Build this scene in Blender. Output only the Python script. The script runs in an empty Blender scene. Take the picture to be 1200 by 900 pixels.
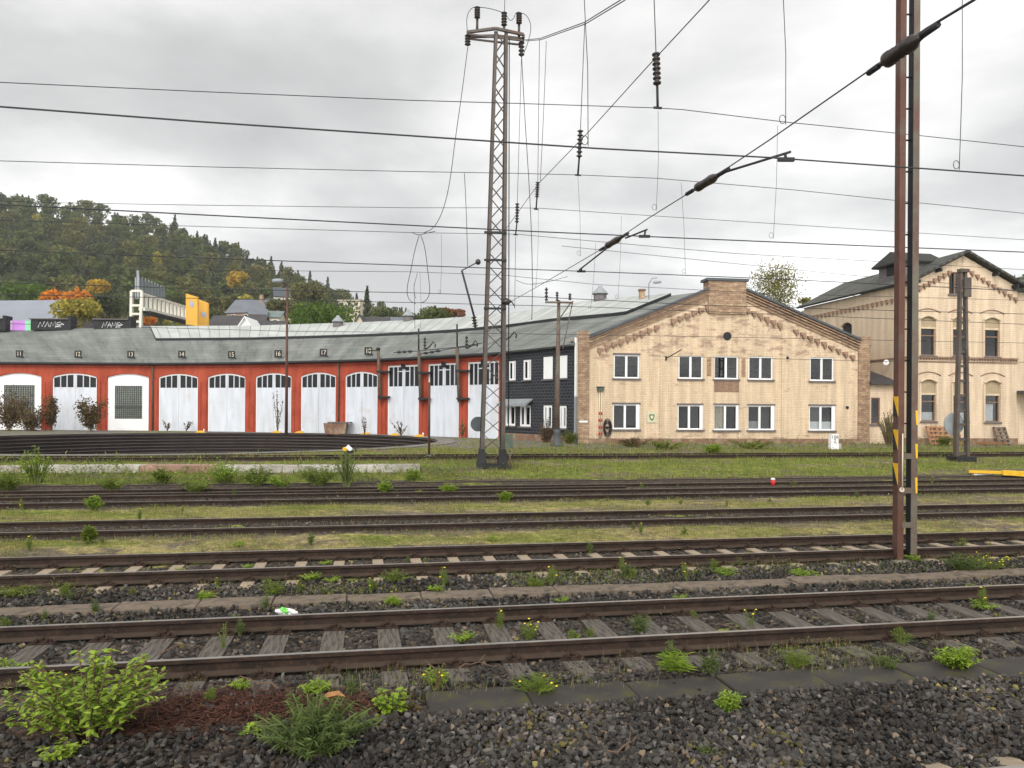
import bpy, math, random
import numpy as np
from mathutils import Vector, Matrix
random.seed(7); rng = np.random.default_rng(7)
sc = bpy.context.scene
COL = sc.collection

# ------------------------------------------------------------------ camera, world, sun, exposure
H, F, ROLL, HOR = 2.44, 900.0, 0.0065, 32.0
cd = bpy.data.cameras.new('camera'); cam = bpy.data.objects.new('camera', cd); COL.objects.link(cam)
cd.sensor_width = 36; cd.lens = 27; cd.shift_y = HOR/1200; cd.clip_start = 0.1; cd.clip_end = 6000
c_, s_ = math.cos(ROLL), math.sin(ROLL)
cam.matrix_world = Matrix(((c_, -s_, 0, 0), (0, 0, -1, 0), (s_, c_, 0, H), (0, 0, 0, 1)))
sc.camera = cam
SUN_EL, SUN_AZ = math.radians(42), math.radians(197)
w = bpy.data.worlds.new('World'); sc.world = w; w.use_nodes = True
nt = w.node_tree; N = nt.nodes; L = nt.links
bg = N['Background']; bg.inputs['Strength'].default_value = 0.1
sky = N.new('ShaderNodeTexSky'); sky.sky_type = 'NISHITA'; sky.sun_disc = False
sky.sun_elevation = SUN_EL; sky.sun_rotation = SUN_AZ
tc = N.new('ShaderNodeTexCoord')
sx = N.new('ShaderNodeSeparateXYZ'); L.new(tc.outputs['Generated'], sx.inputs[0])
def wm(op, a, b=None, c=None):
    n = N.new('ShaderNodeMath'); n.operation = op
    for i, v in enumerate((a, b, c)):
        if v is None: continue
        if isinstance(v, (int, float)): n.inputs[i].default_value = v
        else: L.new(v, n.inputs[i])
    return n.outputs[0]
zz = wm('MAXIMUM', sx.outputs[2], 0.0)
dv = wm('ADD', zz, 0.24)
cx = wm('DIVIDE', sx.outputs[0], dv); cy = wm('DIVIDE', sx.outputs[1], dv)
cv = N.new('ShaderNodeCombineXYZ'); L.new(cx, cv.inputs[0]); L.new(cy, cv.inputs[1])
mp = N.new('ShaderNodeMapping'); mp.inputs['Scale'].default_value = (1.0, 1.15, 1); mp.inputs['Location'].default_value = (3.3, 1.2, 0)
L.new(cv.outputs[0], mp.inputs[0])
n1 = N.new('ShaderNodeTexNoise'); n1.inputs['Scale'].default_value = 0.85; n1.inputs['Detail'].default_value = 10; n1.inputs['Roughness'].default_value = 0.53
n1.inputs['Distortion'].default_value = 0.15
L.new(mp.outputs[0], n1.inputs['Vector'])
cr = N.new('ShaderNodeValToRGB'); e = cr.color_ramp.elements
e[0].position = 0.36; e[0].color = (4.4, 4.38, 4.38, 1); e[1].position = 0.66; e[1].color = (10.6, 10.55, 10.4, 1)
m_ = cr.color_ramp.elements.new(0.45); m_.color = (5.5, 5.48, 5.46, 1)
m_ = cr.color_ramp.elements.new(0.56); m_.color = (7.9, 7.86, 7.76, 1)
L.new(n1.outputs[0], cr.inputs[0])
# brighter cloud deck low above the horizon and on the sun's side
hz = wm('MULTIPLY', wm('POWER', wm('SUBTRACT', 1.0, zz), 4.5), 0.72)
back = wm('MULTIPLY', wm('MAXIMUM', wm('MULTIPLY', sx.outputs[1], -1.0), 0.0), 1.3)
gain = wm('ADD', wm('ADD', hz, back), 0.84)
mv = N.new('ShaderNodeVectorMath'); mv.operation = 'SCALE'; L.new(cr.outputs[0], mv.inputs[0]); L.new(gain, mv.inputs['Scale'])
mx = N.new('ShaderNodeMix'); mx.data_type = 'RGBA'; mx.inputs[0].default_value = 0.97
L.new(sky.outputs[0], mx.inputs[6]); L.new(mv.outputs[0], mx.inputs[7])
L.new(mx.outputs[2], bg.inputs['Color'])
sd = bpy.data.lights.new('sun', 'SUN'); sd.energy = 1.5; sd.angle = math.radians(25); sd.color = (1, 0.96, 0.9)
sun = bpy.data.objects.new('sun', sd); COL.objects.link(sun)
dirv = Vector((math.sin(SUN_AZ)*math.cos(SUN_EL), math.cos(SUN_AZ)*math.cos(SUN_EL), math.sin(SUN_EL)))
sun.rotation_euler = dirv.to_track_quat('Z', 'Y').to_euler(); sun.location = (-8, -20, 30)
vs = sc.view_settings; vs.view_transform = 'Standard'; vs.look = 'None'; vs.gamma = 1; vs.use_curve_mapping = False; vs.exposure = 0.52
sc.cycles.max_bounces = 6; sc.cycles.transparent_max_bounces = 12

# ------------------------------------------------------------------ geometry of the photograph -> the place
TH = 0.1885; TT = math.tan(TH); CT, ST = math.cos(TH), math.sin(TH)
def ray(px, py):
    dx, dy = px-600, py-450
    u = dx*c_ + dy*s_; v = -dx*s_ + dy*c_
    return u/F, (HOR-v)/F            # X/Y, (Z-H)/Y
def at(px, py, Y):
    a, b = ray(px, py); return Vector((a*Y, Y, H+b*Y))
def on_track(px, py, D):             # vertical plane parallel to the tracks
    a, b = ray(px, py); Y = D/(1-TT*a); return Vector((a*Y, Y, H+b*Y))
def on_span(px, py):                 # vertical plane of the cross-span, square to the tracks
    a, b = ray(px, py); Y = 4.92/(a+TT); return Vector((a*Y, Y, H+b*Y))
def gz(D):
    t = min(1, max(0, (D-22.5)/14.5)); t = t*t*(3-2*t)
    b = -0.2 + 0.08*min(1, max(0, (D-14.6)/1.2))
    return b + t*0.6
def gxy(x, y): return gz(y-TT*x)
def gnd(px, py, off=0):
    Z = 0
    for _ in range(12):
        a, b = ray(px, py); Y = (Z-H)/b; Z = gxy(a*Y, Y)
    return Vector((a*Y, Y, Z+off))
def tp(t, D, z=0): return Vector((t*CT, D+t*ST, z))

# ------------------------------------------------------------------ mesh helpers
class MB:
    def __init__(s): s.v = []; s.f = []; s.m = []; s.cur = 0; s.sm = []; s.smooth = False
    def add(s, vs, fs):
        o = len(s.v); s.v += [tuple(p) for p in vs]
        for f in fs: s.f.append(tuple(i+o for i in f)); s.m.append(s.cur); s.sm.append(s.smooth)
    def box(s, x0, x1, y0, y1, z0, z1):
        s.add([(x0,y0,z0),(x1,y0,z0),(x1,y1,z0),(x0,y1,z0),(x0,y0,z1),(x1,y0,z1),(x1,y1,z1),(x0,y1,z1)],
              [(0,3,2,1),(4,5,6,7),(0,1,5,4),(1,2,6,5),(2,3,7,6),(3,0,4,7)])
    def cbox(s, c, sx, sy, sz): s.box(c[0]-sx/2,c[0]+sx/2,c[1]-sy/2,c[1]+sy/2,c[2]-sz/2,c[2]+sz/2)
    def bar(s, p, q, w, h=None, w2=None):
        p, q = Vector(p), Vector(q); h = h or w; k = (w2/w) if w2 else 1
        d = (q-p).normalized(); up = Vector((0,0,1)) if abs(d.z) < .95 else Vector((0,1,0))
        a = d.cross(up).normalized()*w/2; b = a.cross(d).normalized()*h/2
        s.add([p-a-b,p+a-b,p+a+b,p-a+b,q-a*k-b*k,q+a*k-b*k,q+a*k+b*k,q-a*k+b*k],
              [(0,3,2,1),(4,5,6,7),(0,1,5,4),(1,2,6,5),(2,3,7,6),(3,0,4,7)])
    def tube(s, pts, r, n=6, cap=True):
        pts = [Vector(p) for p in pts]; m = len(pts); rs = r if isinstance(r, (list, tuple)) else [r]*m
        vs = []; fs = []
        for i, p in enumerate(pts):
            d = (pts[min(i+1,m-1)]-pts[max(i-1,0)]).normalized()
            up = Vector((0,0,1)) if abs(d.z) < .9 else Vector((0,1,0))
            a = d.cross(up).normalized(); b = a.cross(d)
            for k in range(n):
                t = 2*math.pi*k/n; vs.append(p+a*math.cos(t)*rs[i]+b*math.sin(t)*rs[i])
        for i in range(m-1):
            for k in range(n): fs.append((i*n+k,i*n+(k+1)%n,(i+1)*n+(k+1)%n,(i+1)*n+k))
        o = s.smooth; s.smooth = n > 5; s.add(vs, fs); s.smooth = o
        if cap: b_ = len(s.v)-len(vs); s.f += [tuple(range(b_,b_+n))[::-1], tuple(range(b_+(m-1)*n, b_+m*n))]; s.m += [s.cur]*2; s.sm += [False]*2
    def lathe(s, p, q, prof, n=12):      # prof: (fraction along p-q, radius)
        p, q = Vector(p), Vector(q); s.tube([p+(q-p)*t for t, r in prof], [r for t, r in prof], n)
    def prism(s, poly, y0, y1, mp=None): # poly in (x, z), extruded along y
        n = len(poly); vs = [(x,y0,z) for x,z in poly]+[(x,y1,z) for x,z in poly]
        s.add(vs, [tuple(range(n)), tuple(range(n,2*n))[::-1]]+[(i,i+n,(i+1)%n+n,(i+1)%n) for i in range(n)])
    def xf(s, M):
        s.v = [tuple(M @ Vector(p)) for p in s.v]; return s
    def build(s, name, mats, parent=None, world=False):
        vs = s.v
        if world and parent is not None:
            o = parent.matrix_basis.inverted(); vs = [tuple(o @ Vector(p)) for p in vs]
        me = bpy.data.meshes.new(name); me.from_pydata(vs, [], s.f)
        for m in (mats if isinstance(mats, (list, tuple)) else [mats]): me.materials.append(m)
        me.polygons.foreach_set('material_index', s.m); me.polygons.foreach_set('use_smooth', s.sm)
        me.update()
        return link(name, me, parent)
def link(name, me, parent=None):
    o = bpy.data.objects.new(name, me); COL.objects.link(o)
    if parent is not None: o.parent = parent
    return o
def tag(o, label=None, cat=None, group=None, kind=None):
    if label: o['label'] = label
    if cat: o['category'] = cat
    if group: o['group'] = group
    if kind: o['kind'] = kind
    return o
def root(name, label, cat, loc=(0,0,0), rz=0, group=None):
    o = bpy.data.objects.new(name, None); COL.objects.link(o); o.empty_display_size = .3
    o.location = loc; o.rotation_euler = (0,0,rz)
    o.matrix_basis = Matrix.Translation(Vector(loc)) @ Matrix.Rotation(rz, 4, 'Z')
    return tag(o, label, cat, group)
def copy_tree(o, parent=None):
    c = o.copy(); COL.objects.link(c)
    if parent is not None: c.parent = parent
    for ch in kids(o): copy_tree(ch, c)
    return c
def kids(o): return [k for k in COL.objects if k.parent == o]
def np_mesh(name, v, faces_per, idx, mats, parent=None, colors=None, matidx=None, smooth=False):
    """v (n,3); idx flat loop indices; faces_per = corners per face"""
    me = bpy.data.meshes.new(name); nf = len(idx)//faces_per
    me.vertices.add(len(v)); me.vertices.foreach_set('co', np.ascontiguousarray(v, dtype=np.float32).ravel())
    me.loops.add(len(idx)); me.loops.foreach_set('vertex_index', np.ascontiguousarray(idx, dtype=np.int32))
    me.polygons.add(nf); me.polygons.foreach_set('loop_start', np.arange(0, len(idx), faces_per, dtype=np.int32))
    for m in (mats if isinstance(mats, (list, tuple)) else [mats]): me.materials.append(m)
    if matidx is not None: me.polygons.foreach_set('material_index', np.ascontiguousarray(matidx, dtype=np.int32))
    me.polygons.foreach_set('use_smooth', np.full(nf, smooth, dtype=bool))
    me.update(calc_edges=True)
    if colors is not None:
        a = me.color_attributes.new('tint', 'FLOAT_COLOR', 'POINT')
        a.data.foreach_set('color', np.ascontiguousarray(colors, dtype=np.float32).ravel())
    return link(name, me, parent)

# ------------------------------------------------------------------ materials
class NT:
    def __init__(s, name):
        s.m = bpy.data.materials.new(name); s.m.use_nodes = True; s.t = s.m.node_tree
        s.p = s.t.nodes['Principled BSDF']
    def n(s, ty, **kw):
        x = s.t.nodes.new(ty)
        for k, v in kw.items():
            if k.startswith('i_'):
                key = k[2:]; x.inputs[int(key) if key.isdigit() else key].default_value = v
            else: setattr(x, k, v)
        return x
    def l(s, a, b): s.t.links.new(a, b)
    def math(s, op, a, b=None, c=None):
        x = s.n('ShaderNodeMath', operation=op)
        for i, v in enumerate((a, b, c)):
            if v is None: continue
            if isinstance(v, (int, float)): x.inputs[i].default_value = v
            else: s.l(v, x.inputs[i])
        return x.outputs[0]
    def noise(s, vec, scale, detail=4, rough=.55, out=0):
        x = s.n('ShaderNodeTexNoise'); x.inputs['Scale'].default_value = scale; x.inputs['Detail'].default_value = detail
        x.inputs['Roughness'].default_value = rough
        if vec is not None: s.l(vec, x.inputs['Vector'])
        return x.outputs[out]
    def ramp(s, fac, stops, interp='LINEAR'):
        x = s.n('ShaderNodeValToRGB'); x.color_ramp.interpolation = interp; el = x.color_ramp.elements
        while len(el) < len(stops): el.new(0.5)
        for q, (p, c) in zip(el, stops):
            q.position = p; q.color = (c, c, c, 1) if isinstance(c, (int, float)) else (*c, 1)
        s.l(fac, x.inputs[0]); return x.outputs[0]
    def mix(s, fac, a, b, blend='MIX'):
        x = s.n('ShaderNodeMix', data_type='RGBA', blend_type=blend)
        for i, v in ((0, fac), (6, a), (7, b)):
            if isinstance(v, (int, float)): x.inputs[i].default_value = v
            elif isinstance(v, tuple): x.inputs[i].default_value = (*v, 1)
            else: s.l(v, x.inputs[i])
        return x.outputs[2]
    def bump(s, h, st, dist=.02):
        x = s.n('ShaderNodeBump'); x.inputs['Strength'].default_value = st; x.inputs['Distance'].default_value = dist
        s.l(h, x.inputs['Height']); s.l(x.outputs[0], s.p.inputs['Normal'])
    def obj(s): return s.n('ShaderNodeTexCoord').outputs['Object']
    def base(s, c):
        if isinstance(c, tuple): s.p.inputs['Base Color'].default_value = (*c, 1)
        else: s.l(c, s.p.inputs['Base Color'])
    def set(s, rough=.8, metal=0, spec=.3):
        s.p.inputs['Roughness'].default_value = rough; s.p.inputs['Metallic'].default_value = metal
        s.p.inputs['Specular IOR Level'].default_value = spec; return s.m
def mul(c, k): return tuple(min(1, x*k) for x in c)
def pmat(name, col, rough=.8, var=.25, scale=2., bump=.2, bs=30, metal=0, spec=.3, col2=None, thr=(.45,.65)):
    t = NT(name); v = t.obj()
    n1 = t.noise(v, scale, 6, .6); n2 = t.noise(v, scale*9, 3)
    c = t.mix(t.ramp(n1, [(.3,0),(.7,1)]), mul(col, 1-var), mul(col, 1+var))
    c = t.mix(t.math('MULTIPLY', n2, .35), c, mul(col, 1-var*1.4))
    if col2: c = t.mix(t.ramp(t.noise(v, scale*1.7, 8, .65), [(thr[0],0),(thr[1],1)]), c, col2)
    t.base(c)
    if bump: t.bump(t.noise(v, bs, 4), bump)
    return t.set(rough, metal, spec)
def tint_mat(name, rough=.8, spec=.2, trans=0., var=.25, vs=6):
    t = NT(name); a = t.n('ShaderNodeAttribute', attribute_name='tint')
    c = t.mix(t.noise(t.obj(), vs, 3), t.mix(1., a.outputs['Color'], (1-var,)*3, 'MULTIPLY'), t.mix(1., a.outputs['Color'], (1+var,)*3, 'MULTIPLY'))
    t.base(c)
    m = t.set(rough, 0, spec)
    if trans:
        tr = t.n('ShaderNodeBsdfTranslucent'); t.l(c, tr.inputs[0]); ms = t.n('ShaderNodeMixShader'); ms.inputs[0].default_value = trans
        t.l(t.p.outputs[0], ms.inputs[1]); t.l(tr.outputs[0], ms.inputs[2]); t.l(ms.outputs[0], t.t.nodes['Material Output'].inputs[0])
    return m
def leaf_mat(name, col, var=.35, scale=1.2, trans=.35, spec=.2):
    t = NT(name); v = t.obj()
    oi = t.n('ShaderNodeObjectInfo')
    c = t.mix(t.ramp(t.noise(v, scale, 4), [(.35,0),(.65,1)]), mul(col, 1-var), (min(1,col[0]*(1+var)*1.15), col[1]*(1+var), col[2]*(1+var)*.8))
    c = t.mix(t.math('MULTIPLY', oi.outputs['Random'], .4), c, (col[0]*1.25, col[1]*1.05, col[2]*.7))
    t.base(c); m = t.set(.6, 0, spec)
    tr = t.n('ShaderNodeBsdfTranslucent'); t.l(c, tr.inputs[0]); ms = t.n('ShaderNodeMixShader'); ms.inputs[0].default_value = trans
    t.l(t.p.outputs[0], ms.inputs[1]); t.l(tr.outputs[0], ms.inputs[2]); t.l(ms.outputs[0], t.t.nodes['Material Output'].inputs[0])
    return m
def brick_mat(name, c1, c2, mortar, bw=.25, bh=.075, patch=None, pthr=(.55,.7), pscale=.5, bstr=.5, msize=.008, weather=None):
    t = NT(name); o = t.obj(); sp = t.n('ShaderNodeSeparateXYZ'); t.l(o, sp.inputs[0])
    cb = t.n('ShaderNodeCombineXYZ'); t.l(t.math('ADD', sp.outputs[0], sp.outputs[1]), cb.inputs[0]); t.l(sp.outputs[2], cb.inputs[1])
    b = t.n('ShaderNodeTexBrick'); b.inputs['Scale'].default_value = 1; b.inputs['Brick Width'].default_value = bw; b.inputs['Row Height'].default_value = bh
    b.inputs['Mortar Size'].default_value = msize; b.inputs['Mortar Smooth'].default_value = .3
    b.inputs['Color1'].default_value = (*c1,1); b.inputs['Color2'].default_value = (*c2,1); b.inputs['Mortar'].default_value = (*mortar,1)
    t.l(cb.outputs[0], b.inputs[0])
    c = b.outputs[0]
    if patch:
        st = t.n('ShaderNodeMapping'); st.inputs['Scale'].default_value = (1,1,2.6); t.l(o, st.inputs[0])
        kn = t.noise(st.outputs[0], pscale, 9, .72)
        if weather:   # old soot and bared brick are commoner high on the gable and in the splash zone at the foot
            up = t.n('ShaderNodeMath', operation='DIVIDE', use_clamp=True); t.l(t.math('SUBTRACT', sp.outputs[2], weather[0]), up.inputs[0]); up.inputs[1].default_value = weather[1]-weather[0]
            lo = t.n('ShaderNodeMath', operation='SUBTRACT', use_clamp=True); lo.inputs[0].default_value = 1.1; t.l(sp.outputs[2], lo.inputs[1])
            kn = t.math('ADD', kn, t.math('MULTIPLY', t.math('ADD', up.outputs[0], lo.outputs[0]), weather[2]))
        k = t.ramp(kn, [(pthr[0],0),(pthr[1],1)])
        c = t.mix(t.math('MULTIPLY', k, .8), c, patch)
    # long weather streaks down the wall
    st = t.n('ShaderNodeMapping'); st.inputs['Scale'].default_value = (2.2,2.2,.22); t.l(o, st.inputs[0])
    g = t.ramp(t.noise(st.outputs[0], 1.2, 6, .6), [(.4,.80),(.65,1.05)])
    c = t.mix(1., c, g, 'MULTIPLY'); t.base(c)
    t.bump(t.math('SUBTRACT', 1.0, b.outputs[1]), bstr, .01)
    return t.set(.85, 0, .2)
M = {}
t = NT('rail_rust'); v = t.obj(); sp = t.n('ShaderNodeSeparateXYZ'); t.l(v,sp.inputs[0])
c = t.mix(t.ramp(t.noise(v,5,6,.6),[(.35,0),(.65,1)]),(.018,.0115,.0085),(.042,.025,.017)); ft = t.math('LESS_THAN', sp.outputs[2], -.125); c = t.mix(t.math('MULTIPLY',ft,.7), c, t.mix(t.noise(v,9,4),(.035,.024,.017),(.095,.069,.05)))
c = t.mix(t.ramp(t.noise(v,22,4),[(.55,0),(.7,.6)]), c, (.085,.048,.028)); t.base(c); t.bump(t.noise(v,60,3),.35); M['rust']=t.set(.75,0,.25)
M['railtop'] = pmat('rail_head_steel', (.36,.33,.30), .30, .2, 5, .05, 40, metal=.75)
M['wood'] = pmat('sleeper_wood', (.11,.095,.08), .9, .4, 5, .6, 40, col2=(.045,.037,.03))
t = NT('weathered_oak'); v = t.obj(); mpn = t.n('ShaderNodeMapping'); mpn.inputs['Scale'].default_value = (14,1.3,6); t.l(v, mpn.inputs[0])
g = t.noise(mpn.outputs[0], 2.2, 8, .7); t.base(t.mix(t.ramp(g,[(.38,0),(.5,.6),(.7,1)]), (.028,.023,.02), (.17,.15,.125))); t.bump(g, .8, .02); M['oak'] = t.set(.85,0,.25)
M['conc_sl'] = pmat('sleeper_concrete', (.34,.272,.195), .9, .25, 5, .4, 60, col2=(.22,.18,.13), thr=(.6,.8))
M['conc'] = pmat('concrete_pale', (.50,.47,.42), .9, .25, .7, .3, 25, col2=(.25,.22,.18))
M['concrim'] = pmat('concrete_rim', (.22,.21,.19), .9, .3, .5, .3, 25, col2=(.12,.11,.09))
M['slab'] = pmat('trough_cover', (.20,.155,.115), .9, .3, 2.5, .4, 50, col2=(.08,.066,.05))
M['slabwet'] = pmat('trough_cover_damp', (.043,.037,.032), .6, .4, 2.0, .5, 40, col2=(.06,.058,.016), thr=(.52,.66))
M['steel'] = pmat('mast_steel', (.095,.08,.068), .7, .35, 1.6, .2, 40, col2=(.10,.062,.045), thr=(.5,.7))
M['rustpost'] = pmat('mast_red_brown', (.105,.048,.034), .75, .35, 1.2, .25, 40, col2=(.11,.085,.068), thr=(.5,.7))
M['greypost'] = pmat('mast_grey_green', (.135,.125,.095), .75, .3, .9, .2, 40, col2=(.11,.062,.048), thr=(.42,.6))
M['black'] = pmat('black_metal', (.018,.018,.02), .6, .3, 3, .1, 30)
M['dark'] = pmat('dark_wire', (.035,.036,.04), .6, .2, 3, 0)
M['ceramic'] = pmat('brown_ceramic', (.026,.019,.016), .35, .3, 5, 0, spec=.5)
M['grey'] = pmat('grey_metal', (.27,.29,.30), .55, .15, 2, .05)
M['greenbox'] = pmat('green_cabinet', (.08,.105,.075), .6, .25, 4, .1)
M['white'] = pmat('white_paint', (.80,.80,.79), .6, .06, 3, .05)
M['frame'] = pmat('window_frame_white', (.80,.80,.80), .4, .03, 3, 0)
M['brownframe'] = pmat('window_frame_brown', (.20,.12,.085), .6, .2, 4, .05)
M['sill'] = pmat('sill_stone', (.14,.125,.125), .8, .2, 4, .1)
t = NT('gate_paint'); v = t.obj(); st = t.n('ShaderNodeMapping'); st.inputs['Scale'].default_value=(2.,2.,.35); t.l(v,st.inputs[0])
c = t.mix(t.ramp(t.noise(st.outputs[0],1.,7,.65),[(.4,0),(.72,1)]),(.62,.655,.71),(.50,.515,.54)); c = t.mix(t.ramp(t.noise(v,.9,8,.7),[(.56,0),(.68,.55)]),c,(.50,.47,.43)); t.base(c); t.bump(t.noise(v,1.1,2),.25,.05); M['gate']=t.set(.5,0,.3)
M['panel'] = pmat('gate_infill_plaster', (.82,.82,.82), .8, .06, 1, .1)
t = NT('red_wall'); v = t.obj(); c = t.mix(t.ramp(t.noise(v,.8,7,.65),[(.35,0),(.65,1)]),(.31,.056,.030),(.43,.088,.048))
c = t.mix(t.math('MULTIPLY',t.ramp(t.noise(v,1.6,9,.7),[(.56,0),(.72,1)]),.7), c, (.16,.045,.03)); stv = t.n('ShaderNodeMapping'); stv.inputs['Scale'].default_value=(1.6,1.6,.16); t.l(v,stv.inputs[0]); c = t.mix(1., c, t.ramp(t.noise(stv.outputs[0],1.5,7,.65),[(.35,.8),(.6,1.04)]),'MULTIPLY'); t.base(c)
b = t.n('ShaderNodeTexNoise'); b.inputs['Scale'].default_value = 9; t.l(v,b.inputs[0]); t.bump(b.outputs[0],.3,.02); M['red'] = t.set(.85,0,.15)
M['yellowbrick'] = brick_mat('yellow_brick', (.71,.56,.39), (.66,.51,.35), (.51,.385,.265), .26, .105, patch=(.30,.195,.145), pthr=(.575,.68), pscale=.9, msize=.011, weather=(4.6,6.,.085))
M['rawbrick'] = brick_mat('worn_brick', (.50,.36,.225), (.33,.21,.13), (.26,.19,.14), .28, .13, patch=(.20,.12,.085), pthr=(.48,.62), pscale=1.6, msize=.016)
M['brownbrick'] = brick_mat('corbel_brick', (.30,.185,.125), (.22,.13,.09), (.36,.27,.19), .2, .08)
M['creambrick'] = brick_mat('cream_brick', (.70,.555,.40), (.655,.515,.365), (.53,.41,.295), .28, .12, patch=(.38,.27,.22), pthr=(.64,.75), pscale=.6, msize=.012)
M['plinth'] = pmat('brown_plinth', (.22,.125,.085), .9, .3, 1.2, .3, 20, col2=(.30,.23,.16))
M['infill'] = pmat('arch_infill', (.38,.30,.19), .9, .15, 3, .1)
t = NT('slate_shingles'); o = t.obj(); sp = t.n('ShaderNodeSeparateXYZ'); t.l(o, sp.inputs[0]); cb = t.n('ShaderNodeCombineXYZ'); t.l(sp.outputs[0],cb.inputs[0]); t.l(sp.outputs[2],cb.inputs[1])
b = t.n('ShaderNodeTexBrick'); b.inputs['Scale'].default_value=1; b.inputs['Brick Width'].default_value=.34; b.inputs['Row Height'].default_value=.2; b.inputs['Mortar Size'].default_value=.018
b.inputs['Color1'].default_value=(.010,.011,.014,1); b.inputs['Color2'].default_value=(.020,.022,.026,1); b.inputs['Mortar'].default_value=(.075,.08,.09,1); t.l(cb.outputs[0],b.inputs[0]); t.base(b.outputs[0]); M['slate'] = t.set(.6,0,.3)
def roof_mat(name, c1, c2, mortar, bw, bh, ms, streak=.35, rough=.8):
    t = NT(name); uv = t.n('ShaderNodeUVMap').outputs[0]
    b = t.n('ShaderNodeTexBrick'); b.inputs['Scale'].default_value=1; b.inputs['Brick Width'].default_value=bw; b.inputs['Row Height'].default_value=bh; b.inputs['Mortar Size'].default_value=ms; b.inputs['Mortar Smooth'].default_value=.4
    b.inputs['Color1'].default_value=(*c1,1); b.inputs['Color2'].default_value=(*c2,1); b.inputs['Mortar'].default_value=(*mortar,1); t.l(uv,b.inputs[0])
    mm = t.n('ShaderNodeMapping'); mm.inputs['Scale'].default_value=(.5,.09,1); t.l(uv,mm.inputs[0])
    c = t.mix(1., b.outputs[0], t.ramp(t.noise(mm.outputs[0],1.3,7,.65),[(.32,1-streak),(.68,1+streak*.5)]),'MULTIPLY')
    c = t.mix(1., c, t.ramp(t.noise(uv,.5,6,.6),[(.3,.85),(.7,1.12)]),'MULTIPLY')
    t.base(c); t.bump(t.math('SUBTRACT',1.,b.outputs[1]),.3,.02); return t.set(rough,0,.25)
M['roof'] = roof_mat('roofing_felt', (.17,.18,.165), (.205,.215,.198), (.08,.085,.08), 6., 1.15, .035, .4)
M['lightroof'] = roof_mat('skylight_sheets', (.46,.48,.45), (.40,.42,.40), (.20,.21,.20), 1.1, 40., .05, .2, .5)
M['slateroof'] = roof_mat('old_slate_roof', (.125,.125,.105), (.085,.085,.078), (.05,.05,.045), .4, .25, .02, .5)
M['darkroof'] = pmat('dark_tiles', (.065,.060,.062), .8, .25, .4, .1)
M['greyroof'] = pmat('grey_tiles', (.15,.16,.18), .7, .2, .3, .1)
M['flash'] = pmat('lead_flashing', (.075,.085,.095), .55, .2, 2, .1)
M['yellow'] = pmat('yellow_paint', (.75,.42,.02), .6, .2, 6, .1)
M['redp'] = pmat('red_paint', (.55,.03,.03), .5, .1, 6, 0)
M['pallet'] = pmat('pallet_wood', (.33,.17,.09), .9, .35, 4, .3)
M['palletgrey'] = pmat('pallet_wood_grey', (.16,.12,.09), .9, .35, 4, .3)
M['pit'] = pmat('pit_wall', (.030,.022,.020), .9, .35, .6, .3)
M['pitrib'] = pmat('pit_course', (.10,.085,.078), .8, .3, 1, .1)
M['bark'] = pmat('bark', (.10,.075,.055), .9, .3, 4, .4)
M['birchbark'] = pmat('birch_bark', (.45,.43,.40), .8, .3, 3, .2)
M['cream'] = pmat('house_cream', (.62,.55,.42), .85, .08, .5, 0)
M['ochre'] = pmat('house_ochre', (.60,.33,.09), .85, .1, .5, 0)
M['timber'] = pmat('house_timber', (.36,.24,.15), .85, .2, .6, 0)
M['billboard'] = pmat('hoarding_orange', (.80,.44,.07), .6, .08, .4, 0)
M['curtain'] = pmat('lace_curtain', (.62,.62,.63), .9, .15, 14, 0)
M['drape'] = pmat('beige_drape', (.45,.38,.27), .9, .15, 8, 0)
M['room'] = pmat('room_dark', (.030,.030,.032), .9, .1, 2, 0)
M['bark2'] = M['bark']
t = NT('window_glass'); gl = t.n('ShaderNodeBsdfGlossy'); gl.inputs['Roughness'].default_value=.03; tr = t.n('ShaderNodeBsdfTransparent'); tr.inputs[0].default_value=(.72,.76,.76,1)
lw = t.n('ShaderNodeLayerWeight'); lw.inputs[0].default_value=.42; ms = t.n('ShaderNodeMixShader'); t.l(t.math('ADD',t.math('MULTIPLY',lw.outputs[0],.22),.035),ms.inputs[0]); t.l(tr.outputs[0],ms.inputs[1]); t.l(gl.outputs[0],ms.inputs[2]); t.l(ms.outputs[0],t.t.nodes['Material Output'].inputs[0]); M['glass']=t.m
t = NT('dirty_gate_glass'); t.base(t.mix(t.noise(t.obj(),3,4),(.006,.007,.008),(.022,.023,.023))); M['gateglass'] = t.set(.4,0,.25)
t = NT('glass_block'); oi = t.noise(t.obj(),2.2,3); t.base(t.mix(oi,(.10,.115,.10),(.26,.29,.25))); M['blockglass'] = t.set(.25,0,.5)
M['blockbar'] = pmat('glass_block_joint', (.07,.075,.07), .9, .15, 5, 0)
M['stone'] = tint_mat('ballast_stone', .8, .25)
M['blade'] = tint_mat('grass_blade', .7, .2, .35)
M['needles'] = tint_mat('dry_needles', .95, .1)
M['nettle'] = leaf_mat('bright_leaf', (.25,.38,.06), .3, 6)
M['lime'] = leaf_mat('lime_leaf', (.24,.38,.05), .3, 6)
M['greyleaf'] = leaf_mat('grey_green_leaf', (.10,.155,.055), .3, 6)
M['weed'] = leaf_mat('weed_leaf', (.16,.24,.04), .35, 3)
M['stemg'] = pmat('green_stem', (.14,.17,.05), .8, .2, 5, 0)
M['stemb'] = pmat('brown_stem', (.14,.09,.06), .9, .2, 5, 0)
M['dryleaf'] = leaf_mat('brown_bush_leaf', (.11,.085,.045), .4, 2)
M['flower'] = pmat('yellow_petals', (.80,.62,.02), .7, .1, 5, 0)

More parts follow.
